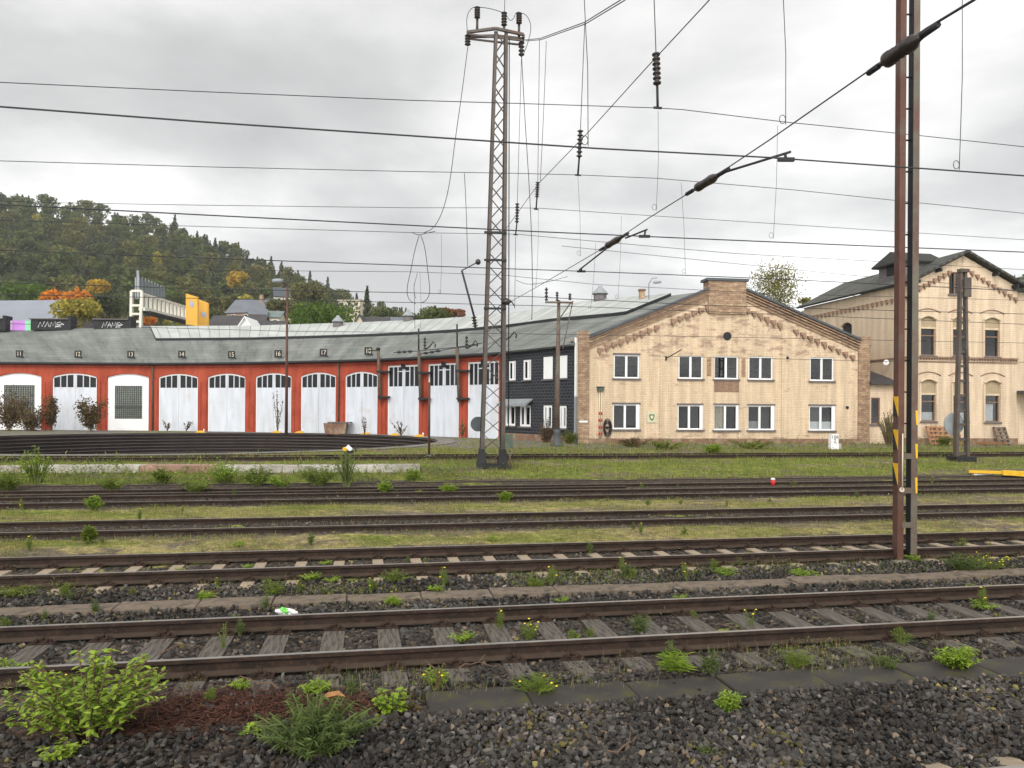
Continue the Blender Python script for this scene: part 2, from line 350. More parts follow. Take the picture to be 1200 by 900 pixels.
# ------------------------------------------------------------------ ground, one sheet to the horizon with the hill, round hole for the turntable
PITC, PITR = Vector((-20.6, 48.1)), 15.9
SKY = [(-900,190),(-500,200),(-200,212),(0,226),(62,237),(120,246),(180,259),(220,268),(265,283),(295,297),(337,313),(362,330),(410,347),(450,358),(490,369),(540,380),(600,392),(700,402),(1000,405),(1150,380),(1200,350),(1300,335),(1800,330)]
def skyline(px): return float(np.interp(px, [a for a,b in SKY], [b for a,b in SKY]))
HB, HC = 190., 460.
def hill_z(px, Y):                        # ground of the hill; tree tops reach the skyline
    a = (px-600)/F
    ztop = H + (482-(skyline(px)-(px-600)*ROLL))/F*HC - 10
    q = min(1, max(0, (Y-HB)/(HC-HB)))
    return .48 + max(0, ztop-.48)*(q**.95) if Y <= HC else .48 + max(0, ztop-.48)*max(.0, 1-(Y-HC)/900)
def terrain():
    As = sorted(set([-2.6,-2.2,-1.9,-1.6,-1.35]+list(np.round(np.linspace(-1.1,1.1,111),4))+[1.35,1.6,1.9,2.2,2.6]))
    Xs = sorted(set(list(np.concatenate([np.linspace(-60,-42,12),np.linspace(-41,0,60),np.linspace(1,60,40)]))+[-70,-85,-100,70,85,100]))
    Ys = list(np.concatenate([np.arange(-6,28,1.0),np.arange(28,67.5,.7)]))+[68,72,78,85,100]
    v=[];f=[]
    nx=len(Xs)
    for y in Ys:
        for x in Xs: v.append((x,y,gxy(x,y)))
    for j in range(len(Ys)-1):
        for i in range(nx-1):
            q=(j*nx+i,j*nx+i+1,(j+1)*nx+i+1,(j+1)*nx+i)
            if any((Vector(v[k][:2])-PITC).length < PITR+.12 for k in q): continue
            f.append(q)
    # fan beyond, reaching the horizon, carrying the hill
    o=len(v)
    Y2=[100,130,160,190]+list(np.linspace(205,460,16))+[520,600,750,1000,1500,2500]
    for y in Y2:
        for a in As:
            v.append((a*y,y,hill_z(600+a*F,y) if y>190 else .48))
    na=len(As)
    for j in range(len(Y2)-1):
        for i in range(na-1): f.append((o+j*na+i,o+j*na+i+1,o+(j+1)*na+i+1,o+(j+1)*na+i))
    # aprons left and right of the near grid
    for sgn in (-1,1):
        o=len(v); v += [(sgn*100,-6,-.2 if sgn<0 else -.2),(sgn*400,-6,-.2),(sgn*400,100,.47),(sgn*100,100,.47)]; f.append((o,o+1,o+2,o+3))
    me=bpy.data.meshes.new('ground'); me.from_pydata(v,[],f); me.update()
    ob=link('ground',me); tag(ob,kind='structure'); return ob
t = NT('yard_ground'); o = t.obj(); sp = t.n('ShaderNodeSeparateXYZ'); t.l(o, sp.inputs[0])
D_ = t.math('SUBTRACT', sp.outputs[1], t.math('MULTIPLY', sp.outputs[0], TT))
mpn = t.n('ShaderNodeMapping'); mpn.inputs['Scale'].default_value=(.45,1.1,1); t.l(o,mpn.inputs[0])
nA = t.noise(mpn.outputs[0], .55, 7, .62); nB = t.noise(o, 2.6, 6, .6); nC = t.noise(o, 14, 4, .6); nF = t.noise(o, 60, 2)
def band(stops): return t.ramp(t.math('DIVIDE', D_, 60.), [(d/60., k) for d, k in stops])
grassy = band([(0,.0),(10.2,.06),(11.2,.25),(14.8,.3),(15.2,.62),(16.4,.55),(16.8,.1),(18.6,.15),(19.2,.66),(21.5,.6),(21.9,.12),(26.8,.18),(27.5,.68),(32.8,.66),(33.2,.45),(34.6,.5),(35.2,.56),(40.5,.5),(43,.25),(60,.35)])
fac = t.ramp(t.math('ADD', t.math('ADD', grassy, t.math('MULTIPLY', t.math('SUBTRACT', nA, .5), 2.6)), t.math('MULTIPLY', t.math('SUBTRACT', nB, .5), 1.2)), [(.42,0),(.62,1)])
dirt = t.mix(nB, (.15,.12,.085), (.31,.255,.18))
darkd = t.mix(t.ramp(nC,[(.35,0),(.65,1)]), (.034,.027,.022), (.125,.10,.078))
isd = band([(0,1),(14.6,1),(15.4,.25),(16.4,.3),(16.7,1),(18.8,1),(19.4,.1),(21.3,.15),(21.8,1),(26.9,1),(27.6,.3),(40,.2),(43,0),(60,0)])
soil = t.mix(isd, dirt, darkd)
apron = t.mix(nB, (.18,.165,.145), (.26,.24,.21))
soil = t.mix(band([(0,0),(39.5,0),(42,1),(60,1)]), soil, apron)
green = t.mix(t.ramp(nB,[(.35,0),(.65,1)]), (.12,.16,.03), (.26,.28,.06))
dry = t.mix(nC, (.28,.235,.095), (.44,.365,.165))
dryk = band([(0,.6),(15,.75),(21.5,.7),(27,.3),(34,.25),(40,.4),(60,.2)])
gcol = t.mix(t.ramp(t.math('ADD', t.math('MULTIPLY', t.math('SUBTRACT', nA, .5), -3.0), dryk), [(.35,0),(.75,1)]), green, dry)
c = t.mix(fac, soil, gcol)
far = t.math('GREATER_THAN', sp.outputs[1], 105.)
c = t.mix(far, c, t.mix(t.noise(o,.02,5), (.035,.045,.015),(.07,.075,.025)))
c = t.mix(1., c, t.ramp(nC,[(.3,.62),(.7,1.25)]), 'MULTIPLY')
c = t.mix(1., c, t.ramp(t.noise(o,5.5,5,.7),[(.36,.62),(.66,1.35)]), 'MULTIPLY')
c = t.mix(1., c, t.ramp(nF,[(.35,.6),(.68,1.25)]), 'MULTIPLY')
t.base(c); t.bump(t.math('ADD', nC, t.math('MULTIPLY', nF, .6)), .6, .05); M['ground'] = t.set(.95,0,.1)
gnd_o = terrain(); gnd_o.data.materials.append(M['ground'])

# ------------------------------------------------------------------ buildings
def wall(mb, W, z0, z1, ops, depth=.14, x0=0):
    """sheet at y=0 facing -y with openings (xa,xb,za,zb,rise) and reveals"""
    xs = sorted({x0, W}|{v for o in ops for v in o[:2]}); zs = sorted({z0, z1}|{v for o in ops for v in o[2:4]})
    for i in range(len(xs)-1):
        for j in range(len(zs)-1):
            cx, cz = (xs[i]+xs[i+1])/2, (zs[j]+zs[j+1])/2
            if any(o[0]<cx<o[1] and o[2]<cz<o[3] for o in ops): continue
            mb.add([(xs[i],0,zs[j]),(xs[i+1],0,zs[j]),(xs[i+1],0,zs[j+1]),(xs[i],0,zs[j+1])],[(0,1,2,3)])
    for o in ops:
        xa,xb,za,zb = o[:4]; rise = o[4] if len(o)>4 else 0
        arc = [(xa+(xb-xa)*k/12., zb-rise+rise*(1-(2*k/12.-1)**2)) for k in range(13)] if rise else [(xa,zb),(xb,zb)]
        loop = [(xa,za)]+arc+[(xb,za)]
        for k in range(len(loop)):
            p,q = loop[k], loop[(k+1)%len(loop)]
            mb.add([(p[0],0,p[1]),(q[0],0,q[1]),(q[0],depth,q[1]),(p[0],depth,p[1])],[(0,1,2,3)])
        if rise:
            for k in range(12):
                p,q = arc[k],arc[k+1]; mb.add([(p[0],0,p[1]),(q[0],0,q[1]),(q[0],0,zb),(p[0],0,zb)],[(0,1,2,3)])
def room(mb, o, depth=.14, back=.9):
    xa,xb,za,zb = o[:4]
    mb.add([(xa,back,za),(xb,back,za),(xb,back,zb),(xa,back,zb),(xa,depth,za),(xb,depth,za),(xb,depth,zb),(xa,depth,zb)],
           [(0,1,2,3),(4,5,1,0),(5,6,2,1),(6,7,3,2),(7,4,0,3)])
def window(parent, o, d=.10, fm='frame', mull=(.5,), trans=None, sill=True, fw=.075, curtain=None, blind=False, headbar=False):
    xa,xb,za,zb = o[:4]
    f = MB()
    f.box(xa,xa+fw,d-.04,d+.04,za,zb); f.box(xb-fw,xb,d-.04,d+.04,za,zb)
    f.box(xa+fw,xb-fw,d-.04,d+.04,za,za+fw); f.box(xa+fw,xb-fw,d-.04,d+.04,zb-fw,zb)
    for m in mull:
        x = xa+(xb-xa)*m; f.box(x-fw*.8,x+fw*.8,d-.045,d+.035,za+fw,zb-fw)
    if trans:
        z = za+(zb-za)*trans; f.box(xa+fw,xb-fw,d-.05,d+.03,z-fw*.55,z+fw*.55)
    win = f.build('window', M[fm], parent)
    p = MB(); 
    cuts=[0.]+list(mull)+[1.]
    for q_ in range(len(cuts)-1):
        u0=xa+fw*.5+(xb-xa-fw)*cuts[q_]; u1=xa+fw*.5+(xb-xa-fw)*cuts[q_+1]; t1,t2=random.uniform(-.012,.012),random.uniform(-.012,.012)
        p.add([(u0,d+.01+t1,za+fw*.5),(u1,d+.01-t1,za+fw*.5),(u1,d+.01-t1+t2,zb-fw*.5),(u0,d+.01+t1+t2,zb-fw*.5)],[(0,1,2,3)])
    p.build('pane', M['glass'], win)
    if sill:
        q = MB(); q.box(xa-.09,xb+.09,-.11,d-.045,za-.10,za-.003); q.build('sill', M['sill'], win)
    if headbar:
        q = MB(); q.box(xa-.06,xb+.06,-.035,.03,zb+.003,zb+.1); q.build('lintel', M['sill'], win)
    if curtain:
        q = MB()
        for a,b,c,e,mat in curtain:
            x1,x2,z1,z2 = xa+(xb-xa)*a, xa+(xb-xa)*b, za+(zb-za)*c, za+(zb-za)*e
            n = 16; vs=[]
            for k in range(n+1):
                x = x1+(x2-x1)*k/n; y = d+.1+.025*math.sin(k*2.1); vs += [(x,y,z1),(x,y,z2)]
            q.add(vs,[(2*k,2*k+2,2*k+3,2*k+1) for k in range(n)])
        q.build('curtain', M[curtain[0][4]], win)
    if blind:
        q = MB(); q.box(xa+fw*.4,xb-fw*.4,d-.07,d-.042,za+.02,zb-.02); q.build('roller_blind', M['white'], win)
    return win
def frame_of(ox, oy, ang, bz):
    ca, sa = math.cos(ang), math.sin(ang)
    def f(px, py):
        a, b = ray(px, py)          # (ox + s ca) = a (oy + s sa)
        s = (a*oy-ox)/(ca-a*sa); Y = oy+s*sa
        return s, H+b*Y-bz
    return f
def loft(name, A, B, mat, parent, nu=6, nv=2, world=True, thick=0):
    """surface between two polylines of equal length with a UV map in metres"""
    me = bpy.data.meshes.new(name); v=[];uv=[];f=[];d=0
    n=len(A); rows=nv+1
    for i in range(n):
        if i: d += ((A[i]-A[i-1]).length+(B[i]-B[i-1]).length)/2
        for j in range(rows):
            p = A[i].lerp(B[i], j/nv); v.append(p); uv.append((d,(B[i]-A[i]).length*j/nv))
    for i in range(n-1):
        for j in range(nv): f.append((i*rows+j,(i+1)*rows+j,(i+1)*rows+j+1,i*rows+j+1))
    if world and parent is not None:
        inv = parent.matrix_basis.inverted(); v=[inv@p for p in v]
    me.from_pydata([tuple(p) for p in v],[],f); l=me.uv_layers.new(name='UVMap')
    for poly in me.polygons:
        for li in poly.loop_indices: l.data[li].uv = uv[me.loops[li].vertex_index]
    me.materials.append(mat); me.update()
    ob = link(name, me, parent)
    if thick:
        m = ob.modifiers.new('thickness','SOLIDIFY'); m.thickness = thick; m.offset = 0
    return ob

# --- roundhouse -------------------------------------------------------------------------
BZ = .48
PXY = [(-200,69.0),(-80,69.6),(0,69.5),(180,69.5),(240,68.6),(300,67.1),(370,65.0),(440,62.4),(500,59.2),(545,56.6),(588,54.3),(677,47.5)]
def wallpt(px, z=0):
    Y = float(np.interp(px,[a for a,b in PXY],[b for a,b in PXY])); a,_ = ray(px,470)
    return Vector((a*Y, Y, z))
RH = root('roundhouse','long curved red brick engine shed with white gates and grey roof','engine shed',wallpt(300,BZ))
BAY = [-80,-10,54.5,119,180,236.5,293,346.5,398.5,448,496,542.5,588]
OPN = [(-73,-16),(-3,48),(61,113),(125,174),(185.5,231.5),(243,287),(299,341),(352,393),(404,442),(453.5,490.5),(501,537.5),(547.5,584)]
TOPZ = 6.62
def text_mesh(name, s, size, ext=.01):
    c = bpy.data.curves.new(name,'FONT'); c.body = s; c.size = size; c.extrude = ext; c.align_x='CENTER'; c.align_y='CENTER'; c.resolution_u = 3
    o = bpy.data.objects.new(name,c); COL.objects.link(o)
    me = bpy.data.meshes.new_from_object(o); bpy.data.objects.remove(o); me.name = name; return me
rw = MB(); rp = MB(); corn = MB()
gateroots = []
for i,(xa,xb) in enumerate(OPN):
    P, Q = wallpt(BAY[i],BZ), wallpt(BAY[i+1],BZ); ang = math.atan2(Q.y-P.y,Q.x-P.x); W = (Q-P).length
    T = Matrix.Translation(P) @ Matrix.Rotation(ang,4,'Z')
    fr = frame_of(P.x,P.y,ang,BZ)
    s0, s1 = fr(xa,470)[0], fr(xb,470)[0]
    sq = i >= 9
    zt, rise = (5.55,0) if sq else (5.14,.32)
    hb = TOPZ-BZ
    m = MB(); wall(m, W, -.6, hb, [(s0,s1,-.6,zt,rise)], .22); rw.v, rw.f, rw.m, rw.sm = rw.v, rw.f, rw.m, rw.sm
    rw.add([T@Vector(p) for p in m.v], m.f)
    # pilaster pair at the right-hand joint, cornice bands
    m = MB(); m.box(s1+.12,W-.1,-.05,.02,-.6,4.5 if sq else 4.4)
    m.box(-.02,W+.02,-.1,.02,hb-.42,hb-.30); m.box(-.02,W+.02,-.17,.02,hb-.14,hb)
    m.box(.1,s0-.12,-.05,.02,-.6,4.4)
    rp.add([T@Vector(p) for p in m.v], m.f)
    # gate leaf / infill
    def put(mb, name, mat, par): 
        mb.xf(T); return mb.build(name, mat, par, world=False)
    def loc(mb): mb.v = [tuple(Vector(p)-RH.location) for p in mb.v]; return mb
    def mk(mb, name, mat, par): mb.xf(T); loc(mb); return mb.build(name, mat, par)
    N_=12
    def arc(x): 
        u=(x-s0)/(s1-s0)*2-1; return zt-rise+rise*(1-u*u)
    if i in (1,3):
        g = MB(); 
        wx0, wx1 = s0+.17*(s1-s0), s0+.83*(s1-s0)
        wz0, wz1 = (1.05,4.05)
        if i==1: wx0, wx1, wz0, wz1 = s0+.12*(s1-s0), s0+.83*(s1-s0), 1.05, 4.05
        xs=[s0+(s1-s0)*k/N_ for k in range(N_+1)]
        poly=[(s0+.02,-.3),(s1-.02,-.3)]+[(x,arc(x)-.02) for x in xs[::-1]]
        # panel with a hole: four pieces
        g.box(s0+.01,wx0,.14,.24,-.3,wz1); g.box(wx1,s1-.01,.14,.24,-.3,wz1); g.box(wx0,wx1,.14,.24,-.3,wz0)
        top=[(s0+.01,wz1),(s1-.01,wz1)]+[(min(max(x,s0+.01),s1-.01),arc(x)-.01) for x in xs[::-1]]
        g.prism(top,.14,.24)
        gp = mk(g,'gate_infill',M['panel'],RH)
        b = MB(); b.add([(wx0,.22,wz0),(wx1,.22,wz0),(wx1,.22,wz1),(wx0,.22,wz1)],[(0,1,2,3)]); bw = mk(b,'glass_block_window',M['blockglass'],gp)
        b = MB(); n=13; nn=15
        for k in range(n+1):
            x=wx0+(wx1-wx0)*k/n; b.box(x-.025,x+.025,.18,.215,wz0,wz1)
        for k in range(nn+1):
            z=wz0+(wz1-wz0)*k/nn; b.box(wx0,wx1,.182,.213,z-.022,z+.022)
        if i==3: b.box(wx0,wx1,.16,.21,wz0+.95,wz0+1.2)
        for q in b.v: pass
        b.xf(T); loc(b); bo=b.build('joint_grid', M['blockbar'], gp)
    else:
        zb = 3.88
        mid=(s0+s1)/2
        fr_ = MB(); xs=[s0+(s1-s0)*k/N_ for k in range(N_+1)]
        for k in range(N_):
            xA,xB=xs[k],xs[k+1]
            fr_.add([(xA,.08,arc(xA)-.13),(xB,.08,arc(xB)-.13),(xB,.08,arc(xB)-.005),(xA,.08,arc(xA)-.005),(xA,.2,arc(xA)-.13),(xB,.2,arc(xB)-.13),(xB,.2,arc(xB)-.005),(xA,.2,arc(xA)-.005)],[(0,1,2,3),(0,4,5,1),(4,7,6,5)])
        fr_.box(s0+.005,s0+.1,.08,.2,-.3,arc(s0)-.005); fr_.box(s1-.1,s1-.005,.08,.2,-.3,arc(s1)-.005)
        gt = mk(fr_,'gate',M['frame'],RH)
        for sd,(xA,xB) in enumerate(((s0+.1,mid-.012),(mid+.012,s1-.1))):
            l = MB(); l.box(xA,xB,.12,.18,-.3,zb)
            l.box(xA+.03,xB-.03,.105,.12,1.25,1.27); l.box(xA+.03,xB-.03,.105,.12,2.6,2.615)
            mid_w=.14
            if sd==0: l.box(xB-mid_w,xB,.1,.18,zb,arc(xB)-.13)
            else: l.box(xA,xA+mid_w,.1,.18,zb,arc(xA)-.13)
            a_,b_=(xA,xB-mid_w) if sd==0 else (xA+mid_w,xB)
            for k in (1,2):
                x=a_+(b_-a_)*k/3; l.box(x-.04,x+.04,.1,.17,zb,arc(x)-.12)
            if sq: l.box(a_+(b_-a_)*(.62 if sd==0 else 0),a_+(b_-a_)*(1 if sd==0 else .38),.1,.17,zb+1.15,zb+1.22)
            lf = mk(l,'door_leaf',M['gate'],gt)
            p = MB(); top=[(a_,zb),(b_,zb)]+[(a_+(b_-a_)*k/6,arc(a_+(b_-a_)*k/6)-.12) for k in range(6,-1,-1)]
            p.add([(x,.15,z) for x,z in top],[tuple(range(len(top)))]); mk(p,'gate_window',M['gateglass'],lf)
        if sq:
            q=MB(); q.box(mid-.2,mid+.2,-.02,.12,zt-.3,zt+.12); mk(q,'wire_slot',M['black'],gt)
rw.v=[tuple(Vector(p)-RH.location) for p in rw.v]; rw.build('wall',M['red'],RH)
rp.v=[tuple(Vector(p)-RH.location) for p in rp.v]; rp.build('pilasters',M['red'],RH)
# eave and ridge polylines, roof
EPX = [-80,-10,54.5,119,180,236.5,293,346.5,398.5,448,496,542.5,588,632,676]
RPX = [(-80,84.5),(0,83.6),(100,82),(300,80),(480,74.6),(600,68.8),(690,60),(745,58.8),(828,53.7)]
ridge_px = np.interp(np.linspace(0,1,15),[0,.12,.22,.33,.52,.68,.8,.88,1],[-80,0,100,200,390,530,640,720,838])
def ridgept(px):
    Y=float(np.interp(px,[a for a,b in RPX],[b for a,b in RPX])); a,_=ray(px,370); return Vector((a*Y,Y,10.95))
A=[]; Bv=[]
for i,px in enumerate(EPX):
    r=ridgept(ridge_px[i]); p=wallpt(px,TOPZ+.04); d=(p-r); d.z=0; d.normalize(); A.append(p+d*.45+Vector((0,0,-.12))); Bv.append(r)
loft('roof',A,Bv,M['roof'],RH,nv=4,thick=.12)
Bk=[Vector((b.x*1.22,b.y*1.18,7.0)) for b in Bv]
loft('rear_roof',Bv,Bk,M['roof'],RH,nv=2,thick=.1)
# eaves gutter, coloured black to stand for the shadow line at the eave
g=MB(); g.tube([p+Vector((0,-.02,-.07)) for p in A[:13]],.085,8); g.build('gutter',M['black'],RH,world=True)
for px in (179.3,396.8):
    p=wallpt(px,0); g=MB(); n=Vector((0,-1,0)); g.tube([p+n*.32+Vector((0,0,TOPZ-.12)),p+n*.16+Vector((0,0,TOPZ-.6)),p+n*.14+Vector((0,0,.4))],.06,8); g.build('downpipe',M['greypost'],RH,world=True)
# skylight band on the upper slope
sa=[];sb=[]
idx=np.linspace(4.25,13.3,32)
def lp(L_,q):
    i=min(int(q),len(L_)-2); return L_[i].lerp(L_[i+1],q-i)
for q in idx:
    a,b=lp(A,q),lp(Bv,q); nrm=Vector((0,-.3,.95)).normalized()*.28
    sa.append(a.lerp(b,.60)+nrm); sb.append(a.lerp(b,.985)+nrm)
loft('skylight_band',sa,sb,M['lightroof'],RH,nv=1,thick=.05)
g=MB()
for k in range(31):
    p,q=sa[k],sa[k+1]; dn=Vector((0,0,-.3)); g.add([p,q,q+dn,p+dn],[(0,1,2,3)])
p,q=sa[0],sb[0]; g.add([p,q,q+Vector((0,0,-.35)),p+Vector((0,0,-.35))],[(0,1,2,3)])
p,q=sa[-1],sb[-1]; g.add([p,q,q+Vector((0,0,-.35)),p+Vector((0,0,-.35))],[(0,1,2,3)])
g.build('skylight_curb',M['black'],RH,world=True)
# roof cowls
def on_roof(px,py):       # hit of the pixel ray with the lower slope, found on the lofted surface
    best=None
    for q in np.linspace(0,13.99,900):
        a,b=lp(A,q),lp(Bv,q)
        for s in np.linspace(0,1,41):
            p=a.lerp(b,s); rx,rz=ray(px,py); e=(p.x/p.y-rx)**2+((p.z-H)/p.y-rz)**2
            if best is None or e<best[0]: best=(e,p)
    return best[1]
cowl=None
for px,py,lab in ((396,386,'grey ventilation cowl on the shed ridge beside the dark spruce'),(478,379,'grey ventilation cowl on the shed ridge below the hanging wire loops'),(703,356,'grey ventilation cowl on the ridge behind the slim crossarm pole')):
    p=on_roof(px,py)
    if cowl is None:
        cowl=root('roof_cowl',lab,'ventilator',p,0,'ventilation cowls on the shed roof'); o=cowl
        g=MB(); g.tube([(0,0,-.3),(0,0,.75)],.5,16); g.build('duct',M['sill'],cowl)
        g=MB(); g.lathe((0,0,.7),(0,0,1.35),[(0,.62),(.08,.62),(.75,.22),(1,.12)],16); g.build('cap',M['grey'],cowl)
    else:
        o=copy_tree(cowl); o.location=p; o['label']=lab
# long dark ventilators along the ridge, with sprayed letters
vent=None
for k,(xa,xb,lab) in enumerate(((39.5,83,'black roof ventilator with sprayed white letters in front of the yellow green tree'),(113,153,'black roof ventilator with sprayed white letters beside the white bridge tower'),(-34,7,'black roof ventilator cut by the photo edge beside the purple painted box'))):
    rx0,rx1=ray(xa,379)[0],ray(xb,379)[0]; Y=82.0; X0,X1=rx0*Y,rx1*Y; Wd=X1-X0
    o=root('roof_ventilator',lab,'ventilator',((X0+X1)/2,Y,10.75),0,'black ventilators on the shed ridge')
    m=MB(); m.prism([(-Wd/2,0),(Wd/2,0),(Wd/2,.55),(Wd/2-.02,1.12),(-Wd/2+.02,1.12),(-Wd/2,.55)],-.55,.55); m.build('casing',M['black'],o)
    m=MB(); m.box(-Wd/2-.1,Wd/2+.1,-.75,.75,1.12,1.22); m.build('cover_plate',M['sill'],o)
    m=MB(); m.box(Wd/2,Wd/2+.3,-.6,.6,-.1,1.5); m.build('end_plate',M['black'],o)
    if k<2:
        g=MB(); k_=1.25 if k==0 else 1.0
        for st_ in ([(-.95,.1),(-.75,.75),(-.62,.2),(-.4,.85)],[(-.38,.15),(-.12,.8),(-.02,.2)],[(-.32,.42),(.0,.46)],[(.05,.15),(.2,.78),(.32,.3),(.5,.85),(.56,.2)],[(.95,.78),(.66,.7),(.64,.2),(1.0,.18)],[(.64,.48),(1.15,.42)],[(.5,.12),(.8,.3),(1.25,.5),(1.0,.62)]):
            g.tube([Vector((x*k_,-.57+.012*z_,.18+z_*.85)) for x,z_ in st_],.03,5)
        g.build('lettering',M['white'],o)
# purple and green painted box on the ridge
o=root('painted_box','white and purple box with green end on the shed ridge by the photo edge','box',(ray(24,379)[0]*82.6,82.6,10.75))
for nm,a,b,mt in (('purple_panel',17,32,pmat('purple_spray',(.50,.22,.60),.7,.1)),('white_panel',10.5,17,pmat('pink_white',(.78,.62,.78),.7,.1)),('green_panel',32,39,pmat('mint_spray',(.25,.62,.36),.7,.1))):
    m=MB(); xa=(ray(a,379)[0]-ray(24,379)[0])*82.6; xb=(ray(b,379)[0]-ray(24,379)[0])*82.6; m.box(xa,xb,-.4,.4,0,1.05); m.build(nm,mt,o)
# stall number plates
SG=[(24.5,415,'11'),(93,416,'12'),(155,416.5,'13'),(214,416.5,'14'),(272,416,'15'),(327,415.5,'16'),(379.5,414.5,'17'),(432,412.5,'18')]
pl=MB(); pl.box(-.31,.31,-.03,.03,.1,.75); plm=None
for px,py,s in SG:
    p=on_roof(px,py+5)
    o=root('number_plate','small black plate with white %s above the shed eave'%s,'sign',p+Vector((0,-.25,0)),0,'stall number plates on the shed roof')
    if plm is None: plm=pl.build('plate',M['black'],o).data
    else: link('plate',plm,o)
    me=text_mesh('digits',s,.56,.004); me.materials.append(M['cream']); d=link('digits',me,o); d.rotation_euler=(math.pi/2,0,0); d.location=(0,-.037,.42); d.scale=(.85,1,1)
    m=MB(); m.bar((.3,.1,-.35),(.3,.1,.2),.05); m.build('bracket',M['black'],o)

# --- slate annex -------------------------------------------------------------------------
P,Q=wallpt(588,BZ),wallpt(677,BZ); AANG=math.atan2(Q.y-P.y,Q.x-P.x); AW=(Q-P).length
AX=root('slate_annex','two storey annex clad in black slate shingles between shed and yellow gable','building',P,AANG)
fr=frame_of(P.x,P.y,AANG,BZ)
def rect(fr,xa,xb,ya,yb):
    s0,z1=fr(xa,ya); s1,z0=fr(xb,yb); return (s0,s1,z0,z1)
UP=[rect(fr,595.5,604,423.5,445.5),rect(fr,613,622,422,445),rect(fr,636.5,647.5,418.5,444),rect(fr,655,664.5,417,443)]
LO=[rect(fr,592,603.5,475,499),rect(fr,609,621.5,475,500),rect(fr,636.5,646.5,475,501.5),rect(fr,655,663.5,475.5,502)]
m=MB(); wall(m,AW,.45,TOPZ-BZ+.1,UP+LO,.12); m.build('wall',M['slate'],AX)
m=MB(); m.box(0,AW,-.05,.1,-.6,.44); m.build('plinth',M['plinth'],AX)
m=MB(); [room(m,o,.12,.7) for o in UP+LO]; m.build('interior',M['room'],AX)
for k,o in enumerate(UP): window(AX,o,.07,mull=(.62,) if k<2 else (),fw=.13 if k<2 else .08,sill=True,blind=k>=2)
for k,o in enumerate(LO): window(AX,o,.07,mull=(.45,) ,fw=.14,sill=True,curtain=[(.05,.5 if k%2==0 else .35,0,1,'drape' if k==0 else 'curtain')] if k in(0,2) else None)
s0,z1=fr(590,468.5); s1,z0=fr(624,474.5)
m=MB(); m.add([(max(0,s0),0,z1+.05),(s1,0,z1+.05),(s1,-.6,z0+.08),(max(0,s0),-.6,z0+.08),(max(0,s0),0,z1-.02),(s1,0,z1-.02),(s1,-.6,z0-.1),(max(0,s0),-.6,z0-.1)],[(0,1,2,3),(3,2,6,7),(7,6,5,4),(0,3,7,4),(1,5,6,2)]); m.build('awning',M['grey'],AX)
m=MB(); m.box(AW-.16,AW-.02,-.16,-.03,2.9,6.55); m.build('downpipe',M['white'],AX)
m=MB(); m.box(AW-.17,AW-.02,-.165,-.03,-.2,2.895); m.build('standpipe',M['grey'],AX)

# --- yellow gable building --------------------------------------------------------------
GY=47.35; GANG=math.radians(7.6); a,_=ray(677,480); GO=Vector((a*GY,GY,BZ))
GB=root('gable_building','yellow brick gabled two storey workshop with stepped corbels and ten white windows','building',GO,GANG)
fr=frame_of(GO.x,GO.y,GANG,BZ); S=lambda px,py: fr(px,py)
GW=fr(1018,480)[0]
UPX=[(719,749,415.5,443.5),(795,823.5,416.5,444),(836.5,865,417,444.5),(877,905.5,417.5,445),(949,977,418.5,446.5)]
LPX=[(718,749,473.5,503),(794,823.5,474.5,503.5),(836,866,474.5,504),(876,907,475,504),(948,978,475.5,504.5)]
UP=[rect(fr,*o) for o in UPX]; LO=[rect(fr,*o) for o in LPX]
zr=fr(850,409)[1]
m=MB(); wall(m,GW,.0,zr,UP+LO,.16)
# gable above
gp=[fr(677,388),fr(690,394),fr(829,337.5),fr(873,339),fr(1005,397),fr(1018,395)]
gp=[(0,zr)]+[(0,gp[0][1]),(gp[1][0],gp[0][1]),(gp[1][0],gp[1][1]),gp[2],gp[3],(gp[4][0],gp[4][1]),(gp[4][0],gp[5][1]),(GW,gp[5][1])]+[(GW,zr)]
m.prism(gp,0,.42)
DEP=22.
m.add([(0,0,0),(0,DEP,0),(0,DEP,gp[1][1]-.3),(0,0,gp[1][1]-.3)],[(0,1,2,3)]); m.add([(GW,0,0),(GW,DEP,0),(GW,DEP,gp[-2][1]-.3),(GW,0,gp[-2][1]-.3)],[(3,2,1,0)])
m.build('wall',M['yellowbrick'],GB)
m=MB(); [room(m,o,.16,1.1) for o in UP+LO]; m.build('interior',M['room'],GB)
m=MB(); m.box(-.02,GW+.02,-.06,.1,-.7,.32); m.build('plinth',M['plinth'],GB)
cur={2:[(.0,.42,0,1,'drape')],3:[(0,.5,0,.36,'curtain'),(.0,.5,0,.36,'curtain')],4:[(0,1,0,.36,'curtain')]}
for k,o in enumerate(UP):
    window(GB,o,.10,mull=(.5,),fw=.085,headbar=k==0)
for k,o in enumerate(LO):
    w_=window(GB,o,.10,mull=(.46,),fw=.085,curtain=cur.get(k),headbar=True)
    q=MB(); xa,xb,za,zb=o; q.box(xb-.22,xb+.03,.0,.055,za,zb); q.build('shutter_box',M['frame'],w_)
